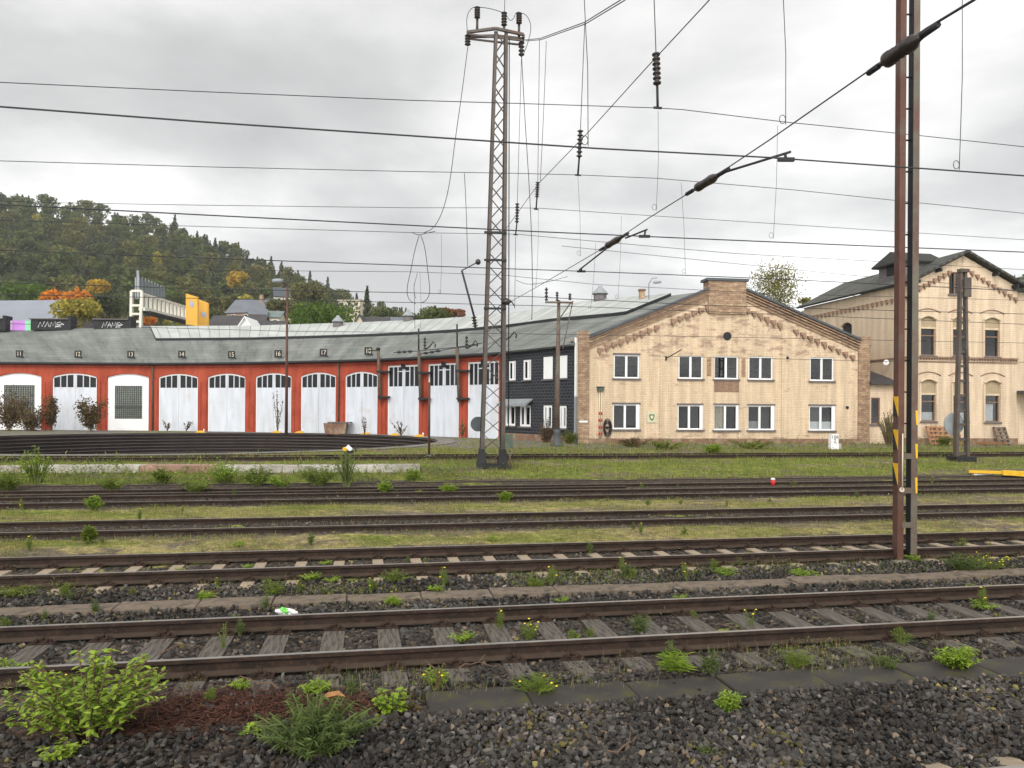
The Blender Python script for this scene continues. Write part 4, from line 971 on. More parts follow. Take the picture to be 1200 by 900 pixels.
# ballast stones
ico_v=[];PHI=(1+5**.5)/2
for a,b in ((-1,PHI),(1,PHI),(-1,-PHI),(1,-PHI)): ico_v.append((a,b,0))
for a,b in ((-1,PHI),(1,PHI),(-1,-PHI),(1,-PHI)): ico_v.append((0,a,b))
for a,b in ((-1,PHI),(1,PHI),(-1,-PHI),(1,-PHI)): ico_v.append((b,0,a))
ico_v=np.array(ico_v)/1.9
ico_f=np.array([(0,11,5),(0,5,1),(0,1,7),(0,7,10),(0,10,11),(1,5,9),(5,11,4),(11,10,2),(10,7,6),(7,1,8),(3,9,4),(3,4,2),(3,2,6),(3,6,8),(3,8,9),(4,9,5),(2,4,11),(6,2,10),(8,6,7),(9,8,1)])
def stones(name,label,regions):
    V=[];I=[];C=[];off=0
    for (D0,D1,n,smin,smax,z0,z1,keep) in regions:
        D=rng.uniform(D0,D1,n); a=rng.uniform(-.76,.76,n); Y=D/(1-TT*a); X=a*Y
        # more even per square metre
        keepm=rng.uniform(0,1,n) < (Y/Y.max())
        t=X/CT
        k=np.ones(n,bool)&keepm
        if keep is not None: k&=keep(D,t,X,Y)
        D,X,Y,t=D[k],X[k],Y[k],t[k]; n=len(D)
        s=rng.uniform(smin,smax,n)**1.0; z=rng.uniform(z0,z1,n)
        base=ico_v[None]*rng.uniform(.5,1.35,(n,12,1))*np.stack([s*rng.uniform(.75,1.45,n),s*rng.uniform(.7,1.1,n),s*rng.uniform(.45,.85,n)],1)[:,None,:]
        q=rng.normal(size=(n,4)); q[:,1:3]*=.6; q/=np.linalg.norm(q,axis=1,keepdims=True); w_,x,y,z_=q.T
        R=np.stack([np.stack([1-2*(y*y+z_*z_),2*(x*y-z_*w_),2*(x*z_+y*w_)],1),np.stack([2*(x*y+z_*w_),1-2*(x*x+z_*z_),2*(y*z_-x*w_)],1),np.stack([2*(x*z_-y*w_),2*(y*z_+x*w_),1-2*(x*x+y*y)],1)],1)
        P=np.einsum('nij,nkj->nki',R,base)+np.stack([X,Y,z],1)[:,None,:]
        V.append(P.reshape(-1,3)); I.append((ico_f[None]+np.arange(n)[:,None,None]*12+off).reshape(-1)); off+=12*n
        g=rng.uniform(0,1,n); pn=np.sin(X*1.3+D*2.2)+np.sin(X*3.1-D*1.9); br=(.041+.009*pn)*np.exp(rng.normal(0,.5,n)); col=np.stack([br*(1.05+.11*g),br,br*(.95-.11*g),np.ones(n)],1)
        mo=(rng.uniform(0,1,n)<.10)&(pn>.6); col[mo,:3]*=np.array([1.5,1.45,.55]); ru=(rng.uniform(0,1,n)<.12); col[ru,:3]*=np.array([1.15,.97,.82]); tan=rng.uniform(0,1,n)<.02; col[tan,:3]=np.array([.20,.15,.10])*rng.uniform(.5,1.1,(tan.sum(),1))
        C.append(np.repeat(col,12,0))
    o=np_mesh(name,np.concatenate(V),3,np.concatenate(I),M['stone'],colors=np.concatenate(C)); return tag(o,label,'ballast',None,'stuff')
slp=np.array(SLP)
def off_sleepers(Dc,halfw,inner,near):
    ts=slp[slp[:,0]==Dc][:,1]
    def f(D,t,X,Y):
        tt=(X*CT+(Y-Dc)*ST); yy=(-(X)*ST+(Y-Dc)*CT)
        d=np.abs(tt[:,None]-ts[None]).min(1)
        rail=np.abs(np.abs(yy)-.7525)<.085
        return ~((d<halfw)&(yy<inner)&(yy>near))&~rail
    return f
def near_gap(D,t,X,Y): return rng.uniform(0,1,len(D)) < np.where(X<-1.3, .25, .9)
def slabkeep(D,t,X,Y): return ~((np.abs(D-6.93)<.235)&(t>-.8)&(rng.uniform(0,1,len(D))<.93))
stones('ballast','dark angular ballast stones spread between and beside the near tracks',[
    (4.3,6.72,44000,.016,.035,-.205,-.14,lambda D,t,X,Y: off_sleepers(T[0],.12,1.27,-2)(D,t,X,Y)&(rng.uniform(0,1,len(D))<np.clip(1.35+.5*np.sin(X*2.1+D*3)+.4*np.sin(X*5.3-D*4.1),.35,1)*np.where((X<-1.6)&(D>5.3+.25*np.sin(X*3)),.3,1.))),
    (6.6,7.5,3500,.018,.036,-.2,-.16,lambda D,t,X,Y: slabkeep(D,t,X,Y)&near_gap(D,t,X,Y)),
    (7.4,10.5,26000,.020,.038,-.23,-.185,off_sleepers(T[1],.135,1.31,-.93)),
    (10.2,12.2,15000,.020,.038,-.205,-.15,lambda D,t,X,Y: np.abs(D-11.05)>.23),
    (12.0,14.9,24000,.022,.038,-.245,-.195,off_sleepers(T[2],.135,1.31,-1.33)),
    (16.6,18.8,5000,.02,.036,-.14,-.11,None),(21.6,27.2,9000,.02,.04,-.13,-.09,None)])

# ------------------------------------------------------------------ masts and posts
# big lattice mast
mb_=gnd(576.5,546); LM=root('lattice_mast','tall grey lattice catenary mast with crossarm and insulators in the yard','catenary mast',(mb_.x,mb_.y,mb_.z),TH*.3)
MH=at(581,40,mb_.y).z-mb_.z; b0,b1=.41,.20; lean=.25
def leg(z,sx,sy): k=b0+(b1-b0)*z/MH; return Vector((sx*k+lean*z/MH, sy*k, z))
for sx_ in(-1,1):
    for sy_ in(-1,1):
        m=MB(); m.bar(leg(0,sx_,sy_),leg(MH,sx_,sy_),.15,.10,.115); lg_=m.build('leg',M['steel'],LM); m=MB(); m.bar(leg(0,sx_,sy_)+Vector((-.09,.02,0)),leg(MH,sx_,sy_)+Vector((-.07,.02,0)),.03,.14,.03); m.build('leg_dark_side',M['black'],lg_)  # black strip paints the shaded left side onto each leg
m=MB(); n=26; zs=[MH*(1-(1-k/n)**1.0) for k in range(n+1)]
for k in range(n):
    for (f0,f1) in (((-1,-1),(1,-1)),((1,1),(-1,1)),((-1,1),(-1,-1)),((1,-1),(1,1))):
        p,q=(f0,f1) if k%2==0 else (f1,f0); m.bar(leg(zs[k],*p),leg(zs[k+1],*q),.085,.03)
m.build('lattice_bracing',M['steel'],LM)
m=MB()
for sx_ in(-1,1):
    for sy_ in(-1,1):
        p=leg(0,sx_,sy_); m=MB(); m.add([(p.x-.22,p.y-.16,0),(p.x+.22,p.y-.16,0),(p.x+.22,p.y+.16,0),(p.x-.22,p.y+.16,0),(p.x-.11,p.y-.1,.75),(p.x+.11,p.y-.1,.75),(p.x+.11,p.y+.1,.75),(p.x-.11,p.y+.1,.75)],[(0,1,5,4),(1,2,6,5),(2,3,7,6),(3,0,4,7),(4,5,6,7)]); m.build('foot_gusset',M['black'],LM)
m=MB(); m.box(-.5,.5,-.56,-.5,.05,.2); m.build('foot_beam',M['black'],LM)
# crossarm
ca=at(548,40,mb_.y)-mb_; cb_=at(613,44,mb_.y)-mb_; zc=(ca.z+cb_.z)/2
m=MB()
for y in(-.3,.3):
    m.bar((ca.x,y*.6,zc+.02),((ca.x+cb_.x)/2,y,zc+.14),.1,.1); m.bar(((ca.x+cb_.x)/2,y,zc+.14),(cb_.x,y*.6,zc+.0),.1,.1)
    m.bar((ca.x,y*.6,zc-.06),(cb_.x,y*.6,zc-.24),.06,.06)
m.bar((ca.x,-.2,zc),(ca.x,.2,zc),.1,.12); m.bar((cb_.x,-.2,zc-.05),(cb_.x,.2,zc-.05),.1,.12); m.build('crossarm',M['steel'],LM)
def insul(mb,p,q,r=.07,n=5):
    prof=[(0,.02)]
    for k in range(n):
        a=(k+.25)/n; prof += [(a-.18/n,r*.5),(a,r),(a+.2/n,r*1.0),(a+.35/n,r*.5)]
    prof.append((1,.02)); mb.lathe(p,q,prof,10)
for px,ya,yb,yc in ((559,37,22,8),(608,42,27,14),(590.5,36,30,13)):
    b=at(px,ya,mb_.y)-mb_; c1=at(px,yb,mb_.y)-mb_; tp_=at(px,yc,mb_.y)-mb_
    m=MB(); m.tube([(b.x,0,b.z),(b.x,0,c1.z)],.05,8); insul(m,(b.x,0,c1.z),(b.x,0,tp_.z),.12,5); m.build('top_insulator',M['ceramic'],LM)
for px,ya,yb in ((548,42,55),(611,48,66)):
    b=at(px,ya,mb_.y)-mb_; c1=at(px,yb,mb_.y)-mb_; m=MB(); insul(m,(b.x,0,b.z),(b.x,0,c1.z),.12,4); m.build('hanging_insulator',M['ceramic'],LM)
# switch rod, spans fittings, cabinet, disc
bx=at(593,517,mb_.y-.8)-mb_; m=MB(); m.box(bx.x-.10,bx.x+.2,-1.0,-.7,bx.z-.27,bx.z+.27); cabn=m.build('switch_cabinet',M['greenbox'],LM)
m=MB(); m.tube([(bx.x+.1,-.82,0),(bx.x+.1,-.82,bx.z-.35)],.035,8); m.build('conduit',M['greypost'],LM)
m=MB(); m.tube([(.62,-.35,1.6),(.55,-.35,MH-.3)],.02,6); m.build('earth_cable',M['black'],LM)
dz=at(561,497,mb_.y+.6)-mb_; m=MB(); m.tube([(dz.x,.63,dz.z),(dz.x,.66,dz.z)],.30,24); m.build('sign_disc',M['flash'],LM)
for py in (275,307,363):
    p=at(577,py,mb_.y)-mb_; m=MB(); m.box(-.38,.5,-.42,-.36,p.z-.04,p.z+.04); m.build('span_bracket',M['black'],LM)


# near double-post mast
nb=gnd(1058.5,657); nb.y-=.0; NM=root('double_post_mast','rusty double channel post mast with yellow black warning plates','catenary mast',(nb.x,nb.y,nb.z),TH*.0)
px2m=nb.y/F
def nx(px): return (ray(px,560)[0]*nb.y)-nb.x
hgt=16.
def chan(m,x0,x1,y0,y1,mat1,th=.016):
    m.box(x0,x1,y0,y0+th,0,hgt); m.box(x0,x0+th,y0+th,y1,0,hgt); m.box(x0+th,x1,y1-th,y1,0,hgt)
def uch(x0,x1,y0,y1,openleft):
    m=MB(); m.box(x0,x1,y0,y0+.012,0,hgt); m.box(x0,x1,y1-.012,y1,0,hgt)
    if openleft: m.box(x1-.014,x1-.001,y0+.012,y1-.012,0,hgt)
    else: m.box(x0+.001,x0+.014,y0+.012,y1-.012,0,hgt)
    return m
x0,x1=nx(1048),nx(1055); uch(x0,x1,-.12,.06,False).build('channel_post',M['rustpost'],NM)
x2,x3=nx(1063.5),nx(1070.8); uch(x2,x3,-.12,.06,False).build('channel_post',M['greypost'],NM)
m=MB(); m.box(x2-.004,x2,-.115,.055,0,hgt); m.build('black_web',M['black'],NM)  # thin black sheet over the left face of the second post
zk=[at(1060,y,nb.y).z-nb.z for y in (614,574,534)]
for z in zk: m=MB(); m.box(x1-.03,x2+.06,-.130,-.1205,z-.05,z+.05); m.build('batten_plate',M['greypost'],NM)
m=MB()
for k in range(26):
    z=zk[2]+.58+k*.565
    if z<hgt: m.tube([(x1-.02,-.02,z),(x2+.01,-.02,z)],.016,6)
m.build('rungs',M['black'],NM)
m=MB(); m.box(x0-.12,x3+.1,-.22,.16,-.15,.035); m.build('foot_plinth',pmat('lumpy_concrete',(.20,.19,.165),.95,.3,3,.8,12),NM)
for ya,yb in ((464.5,488),(503.5,527),(543,568)):
    z1=at(1047,ya,nb.y-.1).z-nb.z; z0=at(1047,yb,nb.y-.1).z-nb.z; m=MB(); m.add([(x0-.005,-.12,z1),(x0-.005,.06,z1),(x0-.005,-.12,z0),(x0-.0005,-.12,z1),(x0-.0005,.06,z1),(x0-.0005,-.12,z0)],[(0,1,2),(3,5,4),(0,3,4,1),(1,4,5,2),(2,5,3,0)]); pw=m.build('warning_plate',M['yellow'],NM)
    m=MB(); m.add([(x0-.005,.06,z0),(x0-.005,.06,z1-.006),(x0-.005,-.117,z0),(x0-.0005,.06,z0),(x0-.0005,.06,z1-.006),(x0-.0005,-.117,z0)],[(0,1,2),(3,5,4),(0,3,4,1),(1,4,5,2),(2,5,3,0)]); m.build('black_triangle',M['black'],pw)
    dzv=.25
    m=MB(); m.prism([(x3-.045,z1-dzv),(x3-.002,z1-dzv),(x3-.002,z0-dzv+.1),(x3-.03,z0-dzv+.1)],-.126,-.1202); m.build('warning_plate',M['yellow'],NM)
m=MB(); z=at(1052,573,nb.y).z-nb.z; m.tube([(x1-.04,-.14,z),(x1-.04,-.121,z)],.045,10); m.tube([(x1-.04,-.15,z),(x1-.04,-.15,z+1.0)],.012,6); m.build('earthing_lug',M['cream'],NM)

# slim pole with crossarm before the annex
pb=gnd(652.5,523); SPo=root('crossarm_pole','slim tapered steel pole with insulator crossarm before the black slate annex','pole',tuple(pb))
def sp(px,py): q=at(px,py,pb.y)-pb; return q
ht=sp(652,352).z; m=MB(); m.tube([(0,0,.9),(0,0,3.2),(.05,0,ht)],[.16,.14,.09],10); m.build('shaft',M['greypost'],SPo)
m=MB(); m.lathe((0,0,0),(0,0,.95),[(0,.38),(.12,.36),(.3,.22),(.8,.18),(1,.2)],12); m.build('base_cone',M['flash'],SPo)
m=MB(); a_,b_=sp(638.5,354.5),sp(671,355); m.bar((a_.x,-.12,a_.z),(b_.x,-.12,b_.z),.1,.1); m.bar((.03,-.1,a_.z-1.0),(b_.x-.15,-.1,b_.z-.05),.07); m.bar((b_.x,-.1,b_.z+.1),(b_.x-.55,-.1,b_.z-2.6),.06); m.build('crossarm',M['greypost'],SPo)
for px,y0,y1 in ((640,353,337),(652.5,353,342),(667.5,352,344)):
    p,q=sp(px,y0),sp(px,y1); m=MB(); insul(m,(p.x,-.12,p.z),(q.x,-.12,q.z),.1,4); m.build('insulator',M['ceramic'],SPo)

# street lamp by the shed
lb=Vector((ray(335.5,480)[0]*60.5,60.5,BZ)); 
lamp=root('street_lamp','tall thin brown street lamp standing in front of the red shed','street lamp',tuple(lb))
ht=at(335,336,60.5).z-BZ; m=MB(); m.tube([(0,0,0),(0,0,ht)],[.13,.08],8); m.build('shaft',M['rustpost'],lamp)
m=MB(); m.tube([(0,0,ht),(-.1,-.1,ht+.35),(-.35,-.3,ht+.42)],.045,6); m.build('arm',M['greypost'],lamp)
m=MB(); m.lathe((-1.05,-.5,ht+.36),(-.25,-.25,ht+.44),[(0,.08),(.15,.17),(.7,.17),(1,.07)],10); m.build('lamp_head',M['grey'],lamp)

# short anchor poles held on the shed pillars
ap0=None
for px,yt,yb,lab in ((443,410.5,466,'short anchor pole on the pillar beside the last arched gate'),(490.5,411,468,'short anchor pole on the pillar between the first two square gates'),(535.5,407,468,'short anchor pole on the pillar left of the lattice mast')):
    p=wallpt(px,0); Y=p.y-.75; b=at(px+2.5,yb,Y); t_=at(px,yt,Y)
    o=root('anchor_pole',lab,'pole',tuple(b),0,'anchor poles on the shed pillars')
    d=t_-b; m=MB(); m.tube([(0,0,-.2),(d.x,0,d.z)],[.13,.13],8); m.build('shaft',M['greypost'],o)
    m=MB()
    for z in (.05,d.z*.55): m.box(-.2+d.x*z/d.z,.75,-.18,.6,z-.07,z+.07)
    m.build('bracket',M['black'],o)
    m=MB()
    if px<450: m.bar((d.x,0,d.z),(d.x-.75,-.1,d.z-.05),.08); m.tube([(d.x,0,d.z),(d.x,0,d.z+.2)],.16,8)
    else: m.tube([(d.x,0,d.z),(d.x-.02,0,d.z+1.7)],.06,6)
    m.build('top_fitting',M['black'],o)
# small insulator horns hanging on the anchor wires
for px,py,lab in ((500,408,'dark switch horn on the anchor wire above the second square gate'),(549,407,'dark switch horn on the anchor wire left of the lattice mast'),(594,397,'dark switch horn on the anchor wire above the black annex')):
    p=at(px,py,wallpt(min(px,620)).y-1.2); o=root('switch_horn',lab,'insulator',tuple(p),0,'switch horns on the anchor wires')
    m=MB(); insul(m,(-.15,0,-.1),(-.15,0,.85),.12,4); m.build('insulator',M['ceramic'],o); m=MB(); m.tube([(-.15,0,-.1),(.2,0,.1),(.5,0,.5),(.65,0,.25),(.6,0,.05)],.05,6); m.build('horn',M['black'],o)
# thin post in front of the gates
p=gnd(502.5,536); o=root('thin_post','thin rusty post standing before the square shed gates','post',tuple(p)); hh=at(502,448,p.y).z-p.z
m=MB(); m.tube([(0,0,0),(0,0,hh)],.05,6); m.build('shaft',M['rustpost'],o); m=MB(); m.box(-.1,.1,-.1,.1,-.02,.12); m.build('foot',M['sill'],o)

# lattice post at the right with round sign
pb=gnd(1126.5,539); RL=root('lattice_post','narrow rusty lattice post with round sign before the cream station house','catenary mast',tuple(pb),TH)
hh=at(1124,318,pb.y).z-pb.z
def lg(z,sx_): k=.30+(.12-.30)*z/hh; return Vector((sx_*k,0,z))
for s_x in (-1,1):
    m=MB(); m.bar(lg(0,s_x),lg(hh,s_x),.14,.22,.11); m.build('channel_leg',M['steel'],RL)
m=MB(); n=13
for k in range(n): m.bar(lg(hh*(k+.5)/n,-1),lg(hh*(k+.5)/n,1),.05,.12)
m.build('battens',M['steel'],RL)
m=MB(); m.box(-.5,.5,-.35,.35,-.1,.22); m.build('foot_block',M['black'],RL)
m=MB(); q=at(1121,497,pb.y)-pb; m.tube([(q.x,.2,q.z),(q.x,.24,q.z)],.52,24); m.build('sign_disc',M['grey'],RL)
m=MB(); m.box(-.22,.25,-.15,.1,hh-.05,hh+.1); m.box(-.05,.3,-.2,-.12,hh-1.2,hh-.3); m.build('cap_plate',M['steel'],RL)

# ------------------------------------------------------------------ overhead wires
def wire(pts,D,r,label,group='overhead wires along the tracks',name='overhead_wire',drops=(),sub=5):
    P=[on_track(px,py,D) for px,py in pts]
    # extend beyond the frame
    d0=(P[0]-P[1]).normalized(); d1=(P[-1]-P[-2]).normalized(); P=[P[0]+d0*14+Vector((0,0,.25))]+P+[P[-1]+d1*22+Vector((0,0,.3))]
    o=root(name,label,'wire',tuple(P[len(P)//2]),0,group)
    m=MB(); m.tube(P,r,6); m.build('strand',M['dark'],o,world=True)
    for x0,y0,x1,y1 in drops:
        a_,b_=on_track(x0,y0,D),on_track(x1,y1,D); g=MB(); g.tube([a_,a_.lerp(b_,.5)+Vector((.02,0,0)),b_],r*.55,5)
        lr=.055; ct=b_+Vector((-.04,0,.065)); g.tube([ct+Vector((lr*.7*math.cos(t),0,lr*math.sin(t))) for t in np.linspace(0,6.28,11)],r*.5,5)
        g.build('dropper',M['dark'],o,world=True)
    return o
wire([(0,125),(240,143),(480,159),(700,174),(900,184.5),(1200,206)],T[1],.0095,'thick contact wire over the wooden sleeper track, with droppers from above',drops=[(917,-20,920.5,146),(1127.5,-20,1124,199),(684,-10,689,171)])
wire([(0,96.5),(240,107.5),(480,117.5),(600,121),(770,126.5),(800,128.5),(920,143),(1060,157),(1200,172)],T[2],.007,'suspension wire hanging from the highest rod insulator over the concrete sleepers',drops=[(771,130,769,247),(911,147,906,280)])
wire([(0,188.5),(240,195.5),(480,201),(600,203),(678,205),(770,209),(930,222.5),(1060,236),(1200,250)],T[3],.0075,'suspension wire hanging from the second rod insulator over the sunken track',drops=[(677,207,680,300),(798,214,803,321)])
wire([(0,239.5),(240,252),(480,264),(620,271),(800,279),(1000,287.5),(1200,295.5)],T[2],.0105,'thick contact wire over the concrete sleeper track')
wire([(60,237.5),(240,240.5),(480,243.5),(600,243.5),(632,244),(720,250),(1200,281)],T[4],.0078,'thin suspension wire hanging from the third rod insulator',drops=[(728,253,724,350),(631,246,628,336)])
wire([(0,258),(240,265.5),(480,272.5),(606,274.5),(700,283),(860,297),(1200,316)],T[5],.009,'thin suspension wire hanging from the lowest rod insulator',drops=[(517,275,516,344),(698,285,692,362)])
wire([(0,293),(240,302.5),(480,311),(700,318.5),(900,326.5),(1200,341)],T[3],.0105,'contact wire over the sunken dirt track')
wire([(0,315),(350,317.5),(480,318.5),(590,322.5),(700,333.5),(900,344),(1200,352)],29.5,.009,'thin suspension wire just below the sunken track contact wire',drops=[(492,318.5,493,385)])
wire([(0,331),(240,338.5),(480,343),(620,347.5),(830,358),(1200,368)],T[4],.0105,'contact wire crossing before the gable block top')
wire([(0,345),(300,351),(480,354.5),(700,360),(1200,380)],T[5],.0105,'contact wire just above the shed ridge line')
wire([(0,379),(330,388),(600,391),(800,394),(1200,402)],T[6],.011,'lowest contact wire crossing the shed roof')
wire([(990,322),(1100,331),(1200,341.5)],T[6],.011,'thin short visible wire over the cream station roof')
wire([(1060,424),(1200,424.5)],36.,.012,'thin anchor wire along the middle of the cream station house')
# rod insulators on hangers of the cross-span (each with its hanger)
for (xt,yt,xi0,yi0,xi1,yi1,xe,ye),lab in (((766,-10,768.5,62,770,101,770.5,126),'rod insulator hanging highest, nearest the top edge'),((685,27,680,152,678.5,186,677,205),'rod insulator hanging second, left of the thick droppers'),((632,46,630,213,629,232,628,245),'rod insulator hanging third, right of the lattice mast'),((611,62,606,238,605.5,262,604,275),'rod insulator hanging lowest, beside the lattice mast')):
    Pt,P0,P1,P2=on_span(xt,yt),on_span(xi0,yi0),on_span(xi1,yi1),on_span(xe,ye)
    o=root('rod_insulator',lab,'insulator',tuple(P0),0,'rod insulators on the cross span')
    m=MB(); insul(m,P0,P1,.07,7); m.build('rod',M['ceramic'],o,world=True)
    m=MB(); m.tube([Pt,P0],.009,5); m.build('hanger_wire',M['dark'],o,world=True)
    m=MB(); m.tube([P1,P2],.022,6); q=P2; m.bar(q+Vector((-.07,0,0)),q+Vector((.07,0,-.01)),.035,.03); m.build('clamp',M['black'],o,world=True)
# span wires
def span(pts,r,label):
    P=[on_span(*p) for p in pts]; o=root('span_wire',label,'wire',tuple(P[0]),0,'cross span wires'); m=MB(); m.tube(P,r,6); m.build('strand',M['dark'],o,world=True); return o,P
o,P=span([(613,47),(633,45),(685,26),(727,0),(800,-50),(930,-160)],.011,'upper sagging suspension strand rising from the mast crossarm')
o,P2=span([(616,48),(634,46.5),(686,28),(730,1.5),(803,-48),(934,-157)],.011,'lower twin sagging strand rising from the mast crossarm')
span([(590,272),(632,214),(690,154),(755,82),(831,0),(900,-75)],.009,'steep diagonal span wire running up right from the lattice mast')
o,P=span([(592,357),(640,330),(718,284),(760,255.5),(825,215),(900,165),(1022,80),(1057,54)],.008,'diagonal lower span wire with big brown insulators')
o2,P2=span([(1057,54),(1085,34),(1141,0),(1220,-52)],.012,'short end of the lower span wire at the upper right corner')
for (a_,b_,r,lab) in (((1030,77),(1080,42),.075,'largest brown insulator close at the upper right'),((812,223),(842,205),.066,'medium brown insulator in the middle of the lower span wire'),((708,290),(728,278),.066,'small brown insulator low on the span wire left of the gable')):
    p,q=on_span(*a_),on_span(*b_); o=root('strain_insulator',lab,'insulator',tuple(p),0,'strain insulators on the lower span wire')
    m=MB(); m.lathe(p,q,[(0,.02),(.15,.03),(.2,r),(.3,r),(.33,r*.75),(.4,r*.95),(.45,r*.7),(.52,r*.95),(.57,r*.7),(.64,r*1.0),(.68,r*.8),(.72,r*1.05),(.82,r*.9),(.88,.04),(1,.03)],14); m.build('body',M['ceramic'],o,world=True)
    m=MB(); d=(q-p)*.35; m.tube([q,q+d],.03,6); m.build('shackle',M['black'],o,world=True); m=MB(); m.tube([p,p-d*.8],.03,6); m.build('shackle',M['black'],o,world=True)
for a_,b_,c1,lab in (((845,203),(926,178),(921,187),'long registration arm below the thick contact wire'),((733,279),(758,269),(755,277),'short registration arm right of the small insulator'),((716,287),(679,316),(681,318),'registration arm reaching down left from the small insulator')):
    p=on_span(*a_); D=T[1] if a_[0]>800 else (T[2] if a_[0]>720 else T[3]); q=on_track(b_[0],b_[1],D); k=on_track(c1[0],c1[1],D)
    o=root('registration_arm',lab,'arm',tuple(p),0,'registration arms'); m=MB(); m.tube([p,q],.017,8); m.build('rod',M['dark'],o,world=True); m=MB(); m.tube([p.lerp(q,.93),k],.018,6); m.bar(k+Vector((-.1,0,0)),k+Vector((.1,0,0)),.045); m.build('clip',M['black'],o,world=True)
# feeder cables from the mast crossarm to the wires on the left
def cable(pts,Y,r,label,name='feeder_cable',loop=False):
    P=[at(px,py,Y) for px,py in pts]
    # smooth
    for _ in range(2):
        Q=[P[0]]
        for i in range(len(P)-1): Q += [P[i].lerp(P[i+1],.25),P[i].lerp(P[i+1],.75)]
        P=Q+[P[-1]]
    m=MB(); m.tube(P,r,6); o=m.build(name,M['dark']); return tag(o,label,'cable','feeder cables round the lattice mast')
YM=mb_.y
cable([(548,55),(541,110),(533,165),(527,215),(519,248),(508,268),(496,273)],YM-.2,.014,'long curved feeder cable falling left from the mast crossarm')
cable([(491,276),(486,292),(481,318),(476,340),(479,352),(487,356)],YM-.3,.013,'left half of the hanging wire loop above the shed')
cable([(493,276),(498,290),(502,325),(504,342),(500,352),(493,355)],YM-.3,.013,'right half of the hanging wire loop above the shed')
cable([(482,272),(490,276),(500,273),(510,271)],YM-.3,.013,'short sagging joint wire above the hanging loop')
cable([(544,203),(546,240),(548,312)],YM-.4,.012,'straight hanging wire just left of the lattice mast')
cable([(611,66),(615,140),(622,250),(624,330),(623,375)],YM-.3,.014,'feeder cable falling straight beside the right of the mast')
cable([(548,42),(546,20),(552,9),(559,8)],YM,.013,'bowed jumper on the left end of the crossarm')
cable([(559,8),(575,10),(590,15)],YM,.013,'top jumper between the left and middle top insulators')
cable([(592,15),(597,25),(602,22),(604,15),(608,14)],YM,.013,'short sagging jumper between middle and right top insulators')
cable([(608,14),(618,18),(623,32),(618,52),(612,66)],YM,.013,'bowed jumper on the right end of the crossarm')
cable([(485,333),(485.5,360),(486,385)],YM-.3,.009,'thin hanging wire left of the hanging wire loop')
cable([(489,320),(484,338),(487,350)],YM-.35,.009,'short kinked wire inside the hanging wire loop')
cable([(604,277),(603.5,320),(603,362)],YM-.5,.009,'thin straight wire below the lowest rod insulator')
cable([(640,48),(637,130),(633,212)],YM-8,.008,'thin slanting wire falling from the twin sagging strands')
cable([(665,324),(640,331),(618,334),(604,328)],YM-1.,.01,'sagging loose wire between crossarm pole and lattice mast')
cable([(591,13),(592,-20)],YM,.013,'wire leaving the middle top insulator upwards')
o=root('bracket_rod','slanting dark rod with round insulator left of the lattice mast','arm',tuple(at(541,317,YM-.5)),0)
m=MB(); m.tube([at(541,317,YM-.5),at(556,373,YM-.5)],.04,8); m.tube([at(541,317,YM-.5),at(560,307,YM-.2)],.025,6); m.build('rod',M['dark'],o,world=True)
m=MB(); insul(m,at(555,371,YM-.5),at(557,384,YM-.5),.11,4); m.lathe(at(557,307,YM-.45),at(563,307,YM-.45),[(0,.05),(.3,.11),(.7,.11),(1,.05)],10); m.build('insulator',M['ceramic'],o,world=True)
o=root('round_weight','dark round insulator on a short arm right of the lattice mast','insulator',tuple(at(594,354,YM-.4)),0)
m=MB(); m.lathe(at(588,354,YM-.4),at(599,353,YM-.4),[(0,.04),(.2,.12),(.6,.14),(1,.04)],12); m.build('body',M['ceramic'],o,world=True); m=MB(); m.tube([at(599,353,YM-.4),at(603,359,YM-.4)],.025,6); m.build('hook',M['black'],o,world=True)
# anchor wires between the short poles
for pts,lab in (([(461,413),(487,411.5),(535,407),(565,402)],'knotted anchor wire linking the shed pillar poles'),([(492,415),(520,410),(560,404)],'short anchor stay wire beneath the knotted anchor wire')):
    P=[at(x,y,wallpt(x).y-.8) for x,y in pts]; m=MB(); m.tube(P,.03,6)
    for x in (0.25,.5,.75): m.lathe(P[0].lerp(P[1],x)-Vector((.2,0,0)),P[0].lerp(P[1],x)+Vector((.2,0,0)),[(0,.02),(.3,.1),(.7,.1),(1,.02)],8)
    tag(m.build('anchor_wire',M['dark']),lab,'wire')
# thin roof pole lamp, ridge chimney
p=Vector((ray(752,350)[0]*57.,57.,10.8)); o=root('ridge_chimney','small red brick chimney standing on the ridge behind the gable','chimney',tuple(p)); m=MB(); m.box(-.2,.2,-.2,.2,-.8,.65); m.build('stack',M['rawbrick'],o); m=MB(); m.box(-.26,.26,-.26,.26,.651,.75); m.build('cap',M['plinth'],o)
p=Vector((ray(760,350)[0]*56.,56.,10.6)); o=root('roof_lamp','small hooked lamp arm on the ridge beside the chimney','lamp',tuple(p)); m=MB(); m.tube([(0,0,-.3),(0,0,1.2),(.25,0,1.6),(.6,0,1.65)],.04,6); m.build('arm',M['grey'],o); m=MB(); m.lathe((.3,0,1.3),(.9,0,1.35),[(0,.06),(.3,.12),(1,.08)],8); m.build('head',M['grey'],o)

